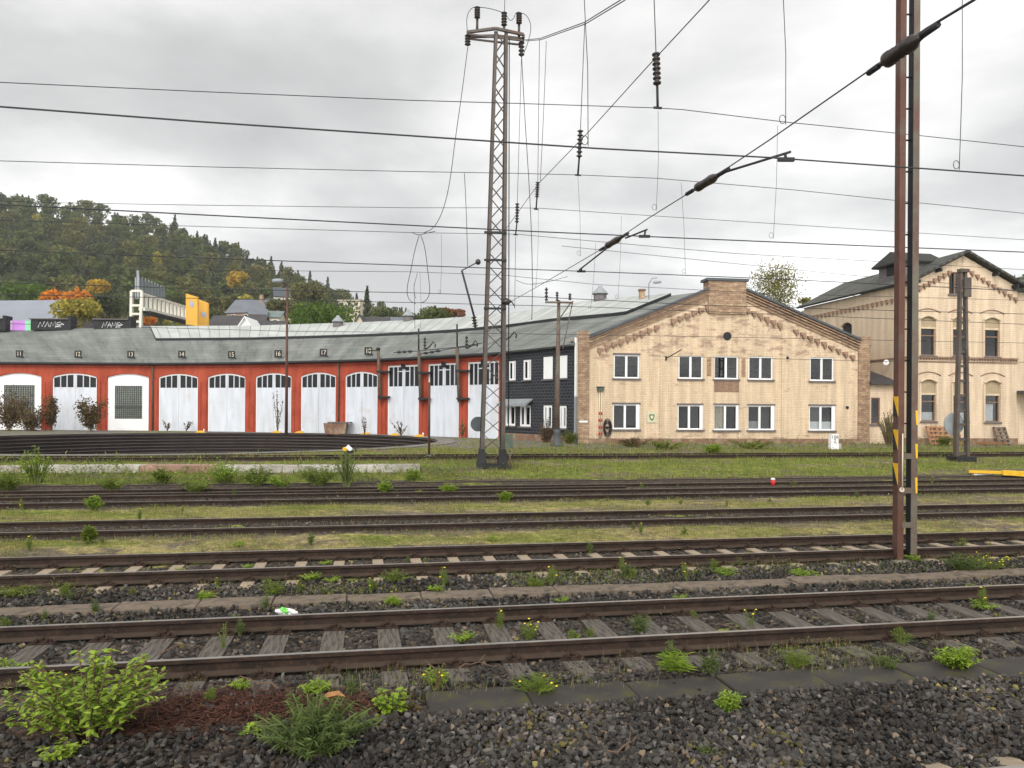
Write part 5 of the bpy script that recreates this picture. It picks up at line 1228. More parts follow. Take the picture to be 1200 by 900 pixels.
# ------------------------------------------------------------------ small things in the yard
p=gnd(976.5,526.5); p.y-=.0; o=root('kilometre_stone','white kilometre stone with black figures 106 over 2','distance marker',tuple(p),TH*.7)
m=MB(); w0,hs=.235,at(976,508.5,p.y).z-p.z; m.prism([(-w0,0),(w0,0),(w0-.04,hs),( -w0+.04,hs)],-.14,.14); m.build('stone',M['white'],o); m=MB(); m.box(w0,w0+.16,-.12,.15,0,.32); m.build('foot_stone',M['conc'],o)
for s,z,sz in (('106',hs*.8,.27),('2',hs*.55,.30)):
    me=text_mesh('figures',s,sz,.004); me.materials.append(M['black']); d=link('figures',me,o); d.rotation_euler=(math.pi/2,0,0); d.location=(0,-.146,z)
p=gnd(905.5,569); o=root('red_lamp','small red and white marker lamp beside the dark twin tracks','marker',tuple(p)); m=MB(); m.lathe((0,0,0),(0,0,.2),[(0,.07),(1,.08)],10); m.build('base',M['redp'],o); m=MB(); m.lathe((0,0,.2),(0,0,.27),[(0,.08),(.6,.075),(1,.03)],10); m.build('cap',M['white'],o)
# switch lantern and its yellow lever weight
p=gnd(406,551); o=root('switch_lantern','tilted white and black switch lantern above the tall green weed','switch stand',tuple(p)); q=(at(409,525,p.y)-p)
m=MB(); m.tube([(0,0,0),(q.x-.1,0,q.z-.2)],.04,8); m.build('post',M['black'],o)
m=MB(); m.box(-.11,.11,-.05,.05,-.065,.065); m.xf(Matrix.Translation(q)@Matrix.Rotation(.75,4,'Y')); m.build('arrow_plate',M['white'],o); m=MB(); m.box(-.10,.14,-.1,.12,-.2,-.1); m.tube([(.24,0,-.15),(.24,0,.2)],.02,6); m.xf(Matrix.Translation(q)); m.build('lamp_body',M['black'],o)
p=gnd(404,533); o=root('lever_weight','round yellow lever weight beside the white switch lantern','weight',tuple(p)); m=MB(); m.lathe((0,-.08,.25),(0,.1,.25),[(0,.08),(.1,.1),(.9,.1),(1,.08)],14); m.build('weight',M['yellow'],o); m=MB(); m.bar((0,0,0),(0,0,.26),.05); m.build('lever',M['black'],o)
# pillar stool
p=wallpt(397,BZ); o=root('stone_trough','brown stone trough at the foot of the shed downpipe','trough',(p.x,p.y-1.0,BZ)); m=MB(); m.prism([(-.8,0),(.8,0),(.95,.9),(-.95,.9)],-.4,.4); m.build('body',M['plinth'],o); m=MB(); m.box(-.6,1.25,-.45,.45,.901,1.0); m.build('lid',M['sill'],o)
# yellow barrier beam lying at the right
p=gnd(1135,556); q=gnd(1215,561); o=root('yellow_beam','long bright yellow beam lying in the grass at the right edge','beam',tuple(p)); m=MB(); d=q-p; up=Vector((0,0,.16)); m.bar(Vector((0,0,.12)),d*.5+up,.30,.1); m.bar(d*.5+up,d*1.15+up,.5,.17); m.build('beam',M['yellow'],o); m=MB(); m.bar(Vector((.1,-.1,.02)),Vector((.9,-.15,.03)),.2,.05); m.build('end_plate',M['white'],o)
# litter: crumpled bag on the far rail
p=on_track(334,719,9.75+.15); p=Vector((p.x,p.y,-.06)); o=root('plastic_bag','crumpled white plastic bag with green print beside the near track','bag',tuple(p),TH)
def bag(L_,wd,seed,x0):
    r=np.random.default_rng(seed); m=MB(); m.smooth=False; n,k=10,10; vs=[]
    for i in range(n):
        for j in range(k):
            a=2*math.pi*j/k; rr=wd*math.sin(math.pi*min(.97,(i+.4)/n))**.6*(1+.35*r.uniform(-1,1)); vs.append((x0+L_*i/(n-1),rr*math.cos(a)*.9,rr*math.sin(a)*.75+.05-.04*i/n))
    m.add(vs,[(i*k+j,i*k+(j+1)%k,(i+1)*k+(j+1)%k,(i+1)*k+j) for i in range(n-1) for j in range(k)]+[tuple(range(k)),tuple(range((n-1)*k,n*k))]); return m
bag(.27,.055,3,-.12).build('bag_body',M['white'],o); b=bag(.11,.052,5,-.06); b.xf(Matrix.Translation((0,-.015,.022))); b.build('green_print',pmat('green_print',(.20,.60,.12),.6,.1),o)
o=root('brown_leaf','curled brown dead leaf on the grey green weed','leaf',tuple(gnd(388,850,.22))); m=MB(); 
m.add([(-.1,0,0),(-.03,-.05,.03),(.06,-.045,.05),(.12,0,.02),(.05,.06,.05),(-.04,.05,.04),(0,0,-.01)],[(0,1,6),(1,2,6),(2,3,6),(3,4,6),(4,5,6),(5,0,6)]); m.build('blade',pmat('dead_leaf',(.30,.15,.06),.8,.3,20),o)

# ------------------------------------------------------------------ vegetation
LEAF=np.array([(0,0,0),(.28,.22,.04),(.62,.20,.02),(1,0,-.10),(.62,-.20,.02),(.28,-.22,.04),(.45,0,-.03)])
LF=np.array([(0,6,1),(1,6,2),(2,6,3),(3,6,4),(4,6,5),(5,6,0)])
def leaves_np(P,Dr,S,Wd,r):
    """P base points, Dr direction unit vectors, S length, Wd width factor"""
    n=len(P); Dr=Dr/np.linalg.norm(Dr,axis=1,keepdims=True); up=np.tile([0,0,1.],(n,1))+r.normal(0,.25,(n,3))
    side=np.cross(Dr,up); side/=np.linalg.norm(side,axis=1,keepdims=True)+1e-9; nm=np.cross(side,Dr)
    L_=LEAF[None]*np.stack([S,S*Wd,S],1)[:,None,:]
    V=P[:,None]+L_[...,0:1]*Dr[:,None]+L_[...,1:2]*side[:,None]+L_[...,2:3]*nm[:,None]
    I=(LF[None]+np.arange(n)[:,None,None]*7).reshape(-1); return V.reshape(-1,3),I
def plant(name,label,cat,loc,h,spread,nst,nleaf,ls,lw,lmat,smat,seed,group=None,flowers=0,droop=.3,arch=.5,low=.12):
    r=np.random.default_rng(seed); o=root(name,label,cat,tuple(loc),0,group); st=MB(); P=[];D=[];S=[];fl=MB()
    for s in range(nst):
        az=r.uniform(0,6.28); rad=spread*math.sqrt(r.uniform(0,1)); hh=h*r.uniform(.55,1.)*(1-.35*(rad/spread)**2); tip=np.array([math.cos(az)*rad,math.sin(az)*rad*.8,hh]); mid=tip*.5+np.array([0,0,hh*.18*arch*2]); b0_=np.array([math.cos(az)*rad*.25,math.sin(az)*rad*.2,0])
        pts=[(1-t)**2*b0_+2*t*(1-t)*mid+t*t*tip for t in np.linspace(0,1,7)]
        st.tube([Vector(p) for p in pts],[.006*h/.5+.002]*3+[.004*h/.5+.001]*4,5,False)
        for k in range(nleaf):
            t=r.uniform(low,1)**.8; b=(1-t)**2*b0_+2*t*(1-t)*mid+t*t*tip; a2=r.uniform(0,6.28); d=np.array([math.cos(a2),math.sin(a2),r.uniform(-droop,.55)]); P.append(b); D.append(d); S.append(ls*r.uniform(.55,1.2)*(1.15-.4*t))
        if s<flowers:
            q=Vector(pts[-1]); fl.smooth=True
            for _ in range(1): w_=q+Vector(r.uniform(-.03,.03,3)); fl.lathe(w_,w_+Vector((0,0,.012)),[(0,.004),(.4,.016),(1,.006)],6)
    st.build('stems',smat,o); V,I=leaves_np(np.array(P),np.array(D),np.array(S),lw,r); np_mesh('leaves',V,3,I,lmat,o)
    if flowers: fl.build('flowers',M['flower'],o)
    return o
plant('nettle_bush','large bright green nettle bush in the left foreground','bush',gnd(104,866),.74,.70,58,40,.085,1.0,M['nettle'],M['stemb'],1,droop=.35)
plant('young_shrub','lower bright sprig at the bottom left corner below the nettle bush','plant',gnd(70,893),.16,.26,10,20,.06,1.1,M['nettle'],M['stemb'],2)
plant('weed_clump','large grey green leafy weed clump with brown leaf left of centre','plant',gnd(366,884),.47,.52,64,44,.085,.42,M['greyleaf'],M['stemg'],3,droop=.5)
plant('bramble','round leaved bramble shoots beside the grey green weed clump','plant',gnd(458,838),.30,.16,9,16,.075,1.5,M['lime'],M['stemb'],4)
plant('small_bramble','small two leaf bramble shoot on the reddish needle patch','plant',gnd(288,862),.16,.12,4,6,.07,1.4,M['lime'],M['stemb'],41)
plant('tall_grass_weed','upright yellowish stems with tiny yellow flowers right of the bramble','plant',gnd(512,812),.34,.14,10,14,.05,.35,M['weed'],M['stemb'],5,flowers=3)
plant('grass_clump','dense low weed clump below the near rail right of the bramble','plant',gnd(628,814),.20,.26,44,14,.07,.30,M['weed'],M['stemg'],6,flowers=4)
plant('grass_tuft','spiky pale green grass tuft below the near rail','plant',gnd(793,790),.24,.16,36,8,.14,.16,M['lime'],M['stemg'],7,droop=-.1)
plant('thistle_plant','upright grey green thistle right of the spiky grass tuft','plant',gnd(832,792),.30,.10,8,26,.08,.4,M['greyleaf'],M['stemg'],8)
plant('lime_bush','small conical lime green bush standing alone in the ballast','bush',gnd(855,838),.26,.13,22,26,.055,.8,M['lime'],M['stemg'],9)
plant('moss_plant','dark mossy plant at the bottom edge among ballast stones','plant',gnd(828,888),.10,.16,20,22,.035,.8,M['greyleaf'],M['stemb'],91)
plant('feathery_weed','feathery yellow green weed between near rail and damp slabs','plant',gnd(930,784),.24,.20,34,20,.055,.28,M['weed'],M['stemg'],10)
plant('leafy_weed','low leafy dark weed left of the rounded lime bush','plant',gnd(1040,785),.18,.2,18,20,.06,.45,M['greyleaf'],M['stemg'],11)
plant('rounded_bush','dense rounded lime green bush beside the damp slabs','bush',gnd(1122,786),.28,.26,46,30,.065,.75,M['lime'],M['stemg'],12)
plant('yellow_flower_weed','flowering weed with yellow blossoms between the wooden sleepers','plant',gnd(619,750),.24,.16,18,16,.055,.35,M['weed'],M['stemg'],13,flowers=7)
plant('grey_weed','bushy pale weed between the wooden sleepers under the far rail','plant',gnd(750,742),.26,.17,24,20,.06,.35,M['greyleaf'],M['stemg'],14)
plant('slender_weed','slender sparse weed growing at the rail left of the wooden sleepers','plant',gnd(262,762),.34,.06,4,22,.045,.4,M['weed'],M['stemg'],15)
plant('sleeper_weed','small weed between wooden sleepers right of the flowering weed','plant',gnd(693,748),.16,.1,9,14,.05,.3,M['weed'],M['stemg'],16)
plant('thin_flower_weed','thin flowering stems between the wooden sleepers below the right mast','plant',gnd(880,736),.26,.09,6,14,.045,.3,M['weed'],M['stemg'],17,flowers=4)
plant('mast_foot_weed','big green weed clump beside the foot of the double post mast','plant',gnd(1128,671),.38,.36,40,26,.085,.35,M['greyleaf'],M['stemg'],18)
plant('yellow_aster','clump with many yellow blossoms right of the double post mast','plant',gnd(1160,669),.34,.32,30,14,.07,.35,M['weed'],M['stemg'],19,flowers=26)
for k,(px,py,h,sp_,mt,lab) in enumerate(((320,700,.30,.22,'weed','weed clump between concrete sleepers and brown slabs, left of the white bag'),(240,705,.16,.14,'lime','tiny lime weed above the brown slab line at left'),(462,683,.24,.3,'weed','long low weed clump beside the pale concrete sleepers at centre left'),(460,711,.16,.16,'lime','small leafy weed on the ballast below the brown slabs'),(628,690,.22,.18,'weed','thin weed at the concrete sleepers left of the mast middle'),(735,678,.26,.16,'greyleaf','thin pale weed by a concrete sleeper right of centre'),(850,676,.18,.24,'lime','yellowish weed patch left of the double post mast'),(940,676,.14,.3,'lime','bright low weed patch close to the double post mast'),(20,700,.18,.4,'weed','low weed patch by the concrete sleepers at the left edge'))):
    plant('trackside_weed',lab,'plant',gnd(px,py),h,sp_,24,16,.07,.4,M[mt],M['stemg'],100+k,group='weeds beside the concrete sleepers')
for k,(px,py,h,sp_,mt,lab) in enumerate(((42,566,1.35,.62,'lime','tallest pale green bush before the turntable pit at left'),(263,566,.75,.65,'lime','rounded lime bush on the concrete ledge near the street lamp line'),(300,569,.7,.6,'weed','dark green bush right of the rounded lime bush on the ledge'),(190,567,.6,.4,'weed','small dark bush on the concrete ledge left of the lime bush'),(372,569,.75,.7,'weed','wide leafy bush on the ledge left of the tall weed'),(406,571,1.25,.36,'greyleaf','tall narrow grey green weed below the white switch lantern'),(450,577,.4,.3,'lime','low lime weed right of the tall narrow weed'),(483,563,.45,.35,'lime','low green weed at the right end of the concrete ledge'),(130,575,.45,.6,'weed','low broad weed before the concrete ledge at left'),(228,577,.45,.6,'weed','low broad weed before the ledge under the small dark bush'),(8,575,.6,.6,'weed','green weed at the left photo edge before the pit'),(330,572,.5,.5,'lime','light weed before the ledge right of the dark green bush'),(525,579,.35,.35,'lime','small lime weed before the lattice mast'),(110,598,.4,.25,'lime','spiky grass tuft on the dark twin track at left'),(592,588,.35,.22,'lime','spiky grass tuft beside the dark twin track at centre'),(104,636,.35,.12,'weed','slim yellow flowering weed at the sunken track'))):
    plant('yard_bush' if h>.55 else 'yard_weed',lab,'bush' if h>.55 else 'plant',gnd(px,py),h,sp_,34,26,.13 if h>.5 else .1,.75 if mt!='greyleaf' else .4,M[mt],M['stemg'],200+k,group='bushes between pit and dark tracks')
SHED=[]
for k,(px,Yv,h,sp_,n,lab) in enumerate(((10,66.5,3.6,2.2,60,'large brown green thorn bush before the leftmost white gate'),(38,65.8,2.0,1.6,40,'low brown bush right of the large thorn bush'),(59,66.5,3.4,.9,40,'tall narrow brown bush before the pillar by the glass blocks'),(106,66,3.1,1.5,60,'brown green bush standing between second gate and glass block panel'),(196,68,1.0,.8,14,'small dry tuft at the fourth white gate'),(218,68,.9,.9,14,'small dark fern like tuft at the fourth white gate'),(325,64.5,3.6,.9,26,'tall sparse green sapling beside the street lamp'),(427,61,1.6,.4,8,'thin dry stalks at the last arched gate'),(470,59.6,1.2,1.2,16,'dry grass at the foot of the first square gate'),(541,55.6,1.4,.6,14,'yellowish dry tuft at the pillar left of the lattice mast'))):
    p=Vector((ray(px,500)[0]*Yv,Yv,BZ)); SHED.append((p,h,sp_,n,lab,k))
for k,(px,py,h,sp_,mt,lab) in enumerate(((640,519,1.7,.7,'dryleaf','brown dry shrub at the foot of the black annex'),(668,520,.9,.8,'weed','green weed at the corner of annex and yellow building'),(780,527,.55,1.5,'weed','low green weeds at the yellow wall between first and second window'),(835,531,.5,.6,'lime','bright weed before the yellow wall below the third window'),(878,526,.6,1.6,'weed','broad weed bed before the yellow wall below the fourth window'),(1042,522,2.3,.8,'weed','dark shrub growing between link building and double post mast'),(1106,523,.8,.5,'weed','green weed between the leaning pallets'),(740,524,.6,1.3,'dryleaf','brown grassy mound at the foot of the yellow wall'))):
    plant('wall_weed',lab,'plant',gnd(px,py),h,sp_,36,30,.16,.7,M[mt],M['stemb'],400+k,group='weeds along the brick walls',low=.05)

# small weeds rooted in the ballast, copies of four
wp=[]; rr_=np.random.default_rng(31)
for k,(h,sp_,mt,lw,fl) in enumerate(((.16,.12,'weed',.35,0),(.22,.08,'greyleaf',.4,0),(.12,.16,'lime',.6,0),(.26,.07,'weed',.25,2))):
    wp.append(plant('ballast_weed','small green weed rooted in the stones and dirt between the near tracks','plant',(0,0,0),h,sp_,14,12,.055,lw,M[mt],M['stemg'],600+k,group='small weeds between the near tracks',flowers=fl))
for k in range(90):
    zone=((7.15,8.0),(9.75,10.9),(11.25,12.35),(11.25,12.35),(15.,16.5),(19.2,21.6),(12.7,13.9),(8.2,9.5),(23.8,25))[k%9]; D_w=rr_.uniform(*zone); a=rr_.uniform(-.66,.66); Y=D_w/(1-TT*a)
    o=wp[k%4] if k<4 else copy_tree(wp[rr_.integers(0,4)]); o.location=(a*Y,Y,gz(D_w)+(.03 if D_w<14.6 else 0)); o.rotation_euler=(0,0,rr_.uniform(0,6.28)); o.scale=(rr_.uniform(.6,1.3),)*3
# grass blades, one mass
def grass():
    V=[];C=[]
    def add(D0,D1,n,h0,h1,wd,greenp,dens=None,xr=.78):
        D=rng.uniform(D0,D1,n); a=rng.uniform(-xr,xr,n); Y=D/(1-TT*a); X=a*Y
        f=np.sin(X*1.3+D*2.1)+np.sin(X*.37-D*1.7+1.3)+np.sin(X*2.9+D*.6+.5)*.7+rng.normal(0,.6,n)
        k=(f>(dens if dens is not None else -9))&(np.hypot(X-PITC.x,Y-PITC.y)>PITR+1.); X,Y,D=X[k],Y[k],D[k]; n=len(X)
        z=np.array([gz(d)+(.045 if d<14.6 else 0) for d in D])-.01; h=rng.uniform(h0,h1,n); az=rng.uniform(0,6.28,n); ln=rng.uniform(.1,.7,n)*h
        wx=np.cos(az+1.57)*wd*.5; wy=np.sin(az+1.57)*wd*.5
        p0=np.stack([X-wx,Y-wy,z],1); p1=np.stack([X+wx,Y+wy,z],1); p2=np.stack([X+np.cos(az)*ln,Y+np.sin(az)*ln,z+h],1)
        V.append(np.stack([p0,p1,p2],1).reshape(-1,3))
        g=rng.uniform(0,1,n)<greenp; col=np.where(g[:,None],np.array([.16,.215,.038])*rng.uniform(.6,1.5,(n,1)),np.array([.32,.265,.11])*rng.uniform(.6,1.3,(n,1))); C.append(np.repeat(np.concatenate([col,np.ones((n,1))],1),3,0))
    add(14.9,16.6,26000,.02,.10,.008,.35,-.3); add(19.0,21.8,34000,.02,.11,.01,.38,-.3); add(27.0,33.0,34000,.05,.2,.024,.68,-.6); add(34.8,40.5,34000,.05,.2,.026,.5,.25)
    add(11.3,12.4,4500,.03,.12,.006,.55,.7); add(7.0,8.0,4000,.02,.12,.005,.5,.8); add(40.5,46,12000,.08,.3,.03,.45,.3); add(33.0,34.6,6000,.08,.25,.024,.55,-.2); add(23.8,24.9,3500,.04,.12,.01,.5,.5); add(16.6,18.8,6000,.03,.1,.008,.35,.5); add(9.7,11.,1500,.03,.1,.006,.5,1.2)
    v=np.concatenate(V); o=np_mesh('grass',v,3,np.arange(len(v)),M['blade'],colors=np.concatenate(C)); tag(o,'short patchy green and straw coloured grass between the tracks','grass',None,'stuff')
grass()
# reddish needle litter under the foreground bushes
def needles():
    n=6500; cs=[(gnd(270,830),.75,.4,.5),(gnd(160,850),.8,.35,.3),(gnd(400,830),.5,.3,.2)]
    V=[];C=[]
    for c,sx_,sy_,fr_ in cs:
        m=int(n*fr_); P=np.stack([c.x+rng.normal(0,sx_*.55,m),c.y+rng.normal(0,sy_*.5,m),np.full(m,-.175)+rng.uniform(-.02,.035,m)],1); az=rng.uniform(0,6.28,m); L_=rng.uniform(.03,.1,m); w_=.004
        d=np.stack([np.cos(az)*L_,np.sin(az)*L_,rng.normal(0,.012,m)],1); s=np.stack([-np.sin(az)*w_,np.cos(az)*w_,np.zeros(m)],1)
        V.append(np.stack([P-s,P+s,P+d+s,P+d-s],1).reshape(-1,3)); col=np.array([.075,.034,.024])*rng.uniform(.4,1.8,(m,1)); C.append(np.repeat(np.concatenate([col,np.ones((m,1))],1),4,0))
    v=np.concatenate(V); o=np_mesh('needle_litter',v,4,np.arange(len(v)),M['needles'],colors=np.concatenate(C)); tag(o,'reddish brown dead stalks and needles around the foreground bushes','litter',None,'stuff')
needles()
for k,(px,py,L_,az,lab) in enumerate(((218,772,.5,.3,'thin dead twig lying beside the nettle bush under the near rail'),(300,815,.6,2.6,'bent dead stalk across the reddish needle patch'),(505,800,.55,1.9,'dry reddish stalk leaning among the yellowish stems'),(560,795,.4,.2,'short dead stick on the ballast below the near rail'),(845,745,.35,2.9,'thin twig lying on the ballast between the wooden sleepers'),(735,893,.35,.6,'small twig on the ballast at the bottom edge'))):
    p=gnd(px,py); o=root('dead_twig',lab,'twig',(p.x,p.y,-.14),az,'dead twigs in the foreground'); m=MB(); r_=np.random.default_rng(900+k); pts=[Vector((L_*(j/6-.5),r_.uniform(-.03,.03),.02+r_.uniform(0,.05)+.05*math.sin(j/6*3.14))) for j in range(7)]; m.tube(pts,[.008,.008,.007,.006,.005,.004,.002],5); m.tube([pts[3],pts[3]+Vector((.08,.07,.05))],[.004,.002],5); m.build('stick',M['stemb'],o)

def cover():
    V=[];C=[]; 
    def add(D0,D1,a0,a1,n,h,ls,cols,dens,lw=.5):
        D=rng.uniform(D0,D1,n); a=rng.uniform(a0,a1,n); Y=D/(1-TT*a); X=a*Y
        f=np.sin(X*1.7+D*1.1)+np.sin(X*.6-D*2.7+.8)+np.sin(X*4.1+D*3.3)*.8+rng.normal(0,.35,n); k=(f>dens)&(np.hypot(X-PITC.x,Y-PITC.y)>PITR+1.); X,Y,D,f=X[k],Y[k],D[k],f[k]; n=len(X)
        z=np.array([gz(d)+(.055 if d<14.6 else 0) for d in D])+rng.uniform(0,1,n)**1.3*h*np.clip((f-dens)*.8,.25,1.3)
        d=rng.normal(size=(n,3)); d[:,2]=np.abs(d[:,2])*.6+.1
        v,i=leaves_np(np.stack([X,Y,z],1),d,ls*rng.uniform(.5,1.3,n),lw,rng); V.append(v); c=np.array(cols)[rng.integers(0,len(cols),n)]*rng.uniform(.6,1.35,(n,1)); C.append(np.repeat(np.concatenate([c,np.ones((n,1))],1),7,0))
    G=[(.15,.24,.035),(.21,.27,.055),(.11,.165,.04),(.25,.24,.075)]
    add(26.9,29.6,-.75,-.06,9000,.55,.13,G,-.3); add(27.2,32.5,-.1,.7,5000,.28,.12,G,.6); add(35,40,-.1,.75,5500,.35,.15,G,.6); add(40,44,.05,.6,3500,.5,.17,G+[(.2,.15,.07)],.2)
    G2=G+[(.26,.22,.09),(.22,.2,.08)]; add(11.2,12.35,-.7,.7,9000,.13,.05,G2,.75,.33); add(9.9,10.9,-.7,.7,1600,.1,.045,G2,1.5,.33); add(7.15,8.0,-.7,.7,4500,.10,.045,G2,.9,.3); add(19.1,21.7,-.7,.7,16000,.10,.07,G2,.35,.4); add(14.95,16.6,-.7,.7,13000,.08,.055,G2,.35,.4); add(23.7,25,-.7,.7,1500,.12,.07,G2,1.2,.4); add(12.6,14,-.7,.7,900,.1,.045,G2,1.5,.35); add(33,35,-.7,.7,1800,.35,.12,G,.9,.4); add(8.1,9.6,-.6,.7,500,.1,.045,G,1.6,.3)
    v=np.concatenate(V); I=(LF[None]+np.arange(len(v)//7)[:,None,None]*7).reshape(-1); o=np_mesh('low_weeds',v,3,I,M['blade'],colors=np.concatenate(C)); tag(o,'low leafy weeds creeping over ballast, ledge and grass','weeds',None,'stuff')
cover()

# trees
def crown_np(r,h,rad,n,ls,conifer=False,lobes=9,z0=.25,ragged=.25,stretch=.85):
    """leaf clumps as small quads spread through lobes"""
    if conifer:
        t=r.uniform(0,1,n)**.75; z=h*(1-t*(1-z0*.4)); az=r.uniform(0,6.28,n); tier=.75+.25*np.sin(t*h*3.3+r.normal(0,.4,n)); rr=rad*t*tier*np.sqrt(r.uniform(.25,1,n)); P=np.stack([rr*np.cos(az),rr*np.sin(az),z-rr*.25],1)
    else:
        ca=r.uniform(0,6.28,lobes); cr=rad*.62*np.sqrt(r.uniform(0,1,lobes)); cz=h*(z0+.32+ (1-z0-.42)*r.uniform(0,1,lobes)); lr=rad*r.uniform(.38,.62,lobes)*(1.1-.4*(cz/h)); cz[0]=h*.82; cr[0]=0
        k=r.integers(0,lobes,n); u=r.normal(size=(n,3)); u/=np.linalg.norm(u,axis=1,keepdims=True); d=r.uniform(.55,1,n)**.6+r.normal(0,ragged*.3,n)
        P=np.stack([cr*np.cos(ca),cr*np.sin(ca),cz],1)[k]+u*(lr[k]*d)[:,None]*np.array([1,1,stretch])
    a=r.normal(size=(n,3)); b=r.normal(size=(n,3)); a/=np.linalg.norm(a,axis=1,keepdims=True); b=b-(a*b).sum(1,keepdims=True)*a; b/=np.linalg.norm(b,axis=1,keepdims=True); s=ls*r.uniform(.5,1.2,n)[:,None]
    V=np.stack([P-a*s,P-b*s*.6,P+a*s,P+b*s*.6],1); return V.reshape(-1,3)
def trunk_mb(h,r0,seed,limbs=4,rad=2.):
    r=np.random.default_rng(seed); m=MB(); m.tube([(0,0,-1),(r.uniform(-.1,.1),0,h*.35),(r.uniform(-.2,.2),r.uniform(-.2,.2),h*.85)],[r0,r0*.75,r0*.2],7)
    for k in range(limbs):
        z=h*r.uniform(.3,.6); a=r.uniform(0,6.28); m.tube([(0,0,z),(math.cos(a)*rad*.6,math.sin(a)*rad*.6,z+h*.22)],[r0*.4,r0*.1],5)
    return m
M['autumn']=leaf_mat('orange_leaves',(.55,.23,.03),.3,.5); M['yellowtree']=leaf_mat('yellow_leaves',(.40,.30,.045),.35,.5); M['yg']=leaf_mat('yellow_green_leaves',(.30,.29,.055),.35,.5)
M['brightgreen']=leaf_mat('bright_green_leaves',(.085,.16,.022),.3,.5); M['midgreen']=leaf_mat('mid_green_leaves',(.10,.138,.052),.35,.4); M['darkgreen']=leaf_mat('dark_green_leaves',(.078,.102,.048),.35,.4)
M['olive']=leaf_mat('olive_leaves',(.135,.145,.055),.35,.4); M['russet']=leaf_mat('russet_leaves',(.20,.09,.05),.3,.5); M['spruce']=leaf_mat('spruce_needles',(.066,.085,.055),.35,.4,trans=.1); M['birchleaf']=leaf_mat('birch_leaves',(.17,.18,.05),.3,1)
def tree(name,label,loc,h,rad,mat,seed,conifer=False,n=1600,ls=.32,lobes=10,z0=.2,group=None,bark='bark',ragged=.25,stretch=.85):
    r=np.random.default_rng(seed); o=root(name,label,'tree',tuple(loc),0,group); trunk_mb(h,h*.022,seed,0 if conifer else 5,rad).build('trunk',M[bark],o)
    V=crown_np(r,h,rad,n,ls,conifer,lobes,z0,ragged,stretch); np_mesh('crown',V,4,np.arange(len(V)),mat,o); return o
for p,h,sp_,n,lab,k in SHED:
    r=np.random.default_rng(700+k); o=root('shed_bush',lab,'bush',tuple(p),0,'bushes before the shed gates'); st=MB(); tips=[]
    for q in range(max(5,n//4)):
        a=r.uniform(0,6.28); d=sp_*math.sqrt(r.uniform(0,1))*.75; hh=h*r.uniform(.5,1.0); st.tube([(0,0,0),(math.cos(a)*d*.5,math.sin(a)*d*.4,hh*.55),(math.cos(a)*d,math.sin(a)*d*.7,hh)],[.03,.02,.008],5,False); tips.append((math.cos(a)*d,math.sin(a)*d*.7,hh))
    st.build('stems',M['stemb'],o)
    thin=k>=4; m_=int((9 if thin else 38)*n); t_=np.array(tips)[r.integers(0,len(tips),m_)]; u=r.uniform(.12,1,m_)[:,None]**.7; P=t_*u+r.normal(0,.05 if thin else .17*sp_,(m_,3))*np.array([1,1,.8]); P[:,2]=np.abs(P[:,2])
    a=r.normal(size=(m_,3)); b=r.normal(size=(m_,3)); a/=np.linalg.norm(a,axis=1,keepdims=True); b=b-(a*b).sum(1,keepdims=True)*a; b/=np.linalg.norm(b,axis=1,keepdims=True); s_l=(.07 if thin else .10)*r.uniform(.5,1.3,m_)[:,None]
    V=np.stack([P-a*s_l,P-b*s_l*.6,P+a*s_l,P+b*s_l*.6],1).reshape(-1,3); np_mesh('leaves',V,4,np.arange(len(V)),M['dryleaf'] if k not in (6,9) else M['olive'],o)
def hloc(px,Y,py=None):
    a=ray(px,400)[0]; return Vector((a*Y,Y,hill_z(px,Y)-.3 if Y>190 else .48))
def tree_px(name,label,px,ytop,ybase,wpx,Y,mat,seed,**kw):
    """crown of the picture's height and width at distance Y, its foot at the terrain"""
    a=ray(px,ytop); zt=H+a[1]*Y; g=hloc(px,Y).z; zb=H+ray(px,ybase)[1]*Y; h=zt-g; 
    z0=max(.02,min(.6,(zb-g)/h-.1)); return tree(name,label,(a[0]*Y,Y,g),h,wpx/2*Y/F*1.45,mat,seed,z0=z0,**kw)
tree_px('maple_tree','bright orange autumn tree behind the shed roof at left',78,338,378,46,170,M['autumn'],11,n=2600,ls=.42,lobes=13)
tree_px('maple_tree','low orange yellow tree left of the yellow green willow',36,358,382,34,168,M['yellowtree'],12,n=1500,ls=.4)
tree_px('willow_tree','large yellow green tree between the two black roof ventilators',85,350,392,46,140,M['yg'],13,n=2800,ls=.36,lobes=14)
tree_px('oak_tree','dark green tree right of the yellow green willow',128,340,388,42,178,M['darkgreen'],14,n=2400,ls=.45,lobes=12)
tree_px('small_maple','small orange bush between ventilator and bridge tower',136,368,380,12,160,M['autumn'],15,n=400,ls=.3,lobes=5)
tree_px('small_maple','orange red bush seen beneath the white footbridge',172,364,386,18,175,M['autumn'],16,n=700,ls=.35,lobes=6)
tree_px('linden_tree','bright yellow tree in front of the dark wooded hill',118,323,352,30,200,M['yellowtree'],17,n=1400,ls=.5,lobes=8)
tree_px('linden_tree','bright green rounded tree at the left below the wooded hill',32,333,358,40,215,M['brightgreen'],18,n=1600,ls=.55,lobes=9)
tree_px('linden_tree','broad bright green tree right of the street lamp behind the shed',375,360,386,62,150,M['brightgreen'],19,n=3200,ls=.36,lobes=16)
tree_px('chestnut_tree','olive yellow tree on the slope right of the street lamp',364,326,372,40,230,M['olive'],20,n=2200,ls=.55,lobes=12)
tree_px('chestnut_tree','olive green tree left of the street lamp beside the dark roofs',326,345,386,28,190,M['olive'],21,n=1400,ls=.42,lobes=9)
tree_px('spruce_tree','tall dark spruce rising behind the cream gabled house',430,335,384,26,185,M['spruce'],22,conifer=True,n=2200,ls=.55)
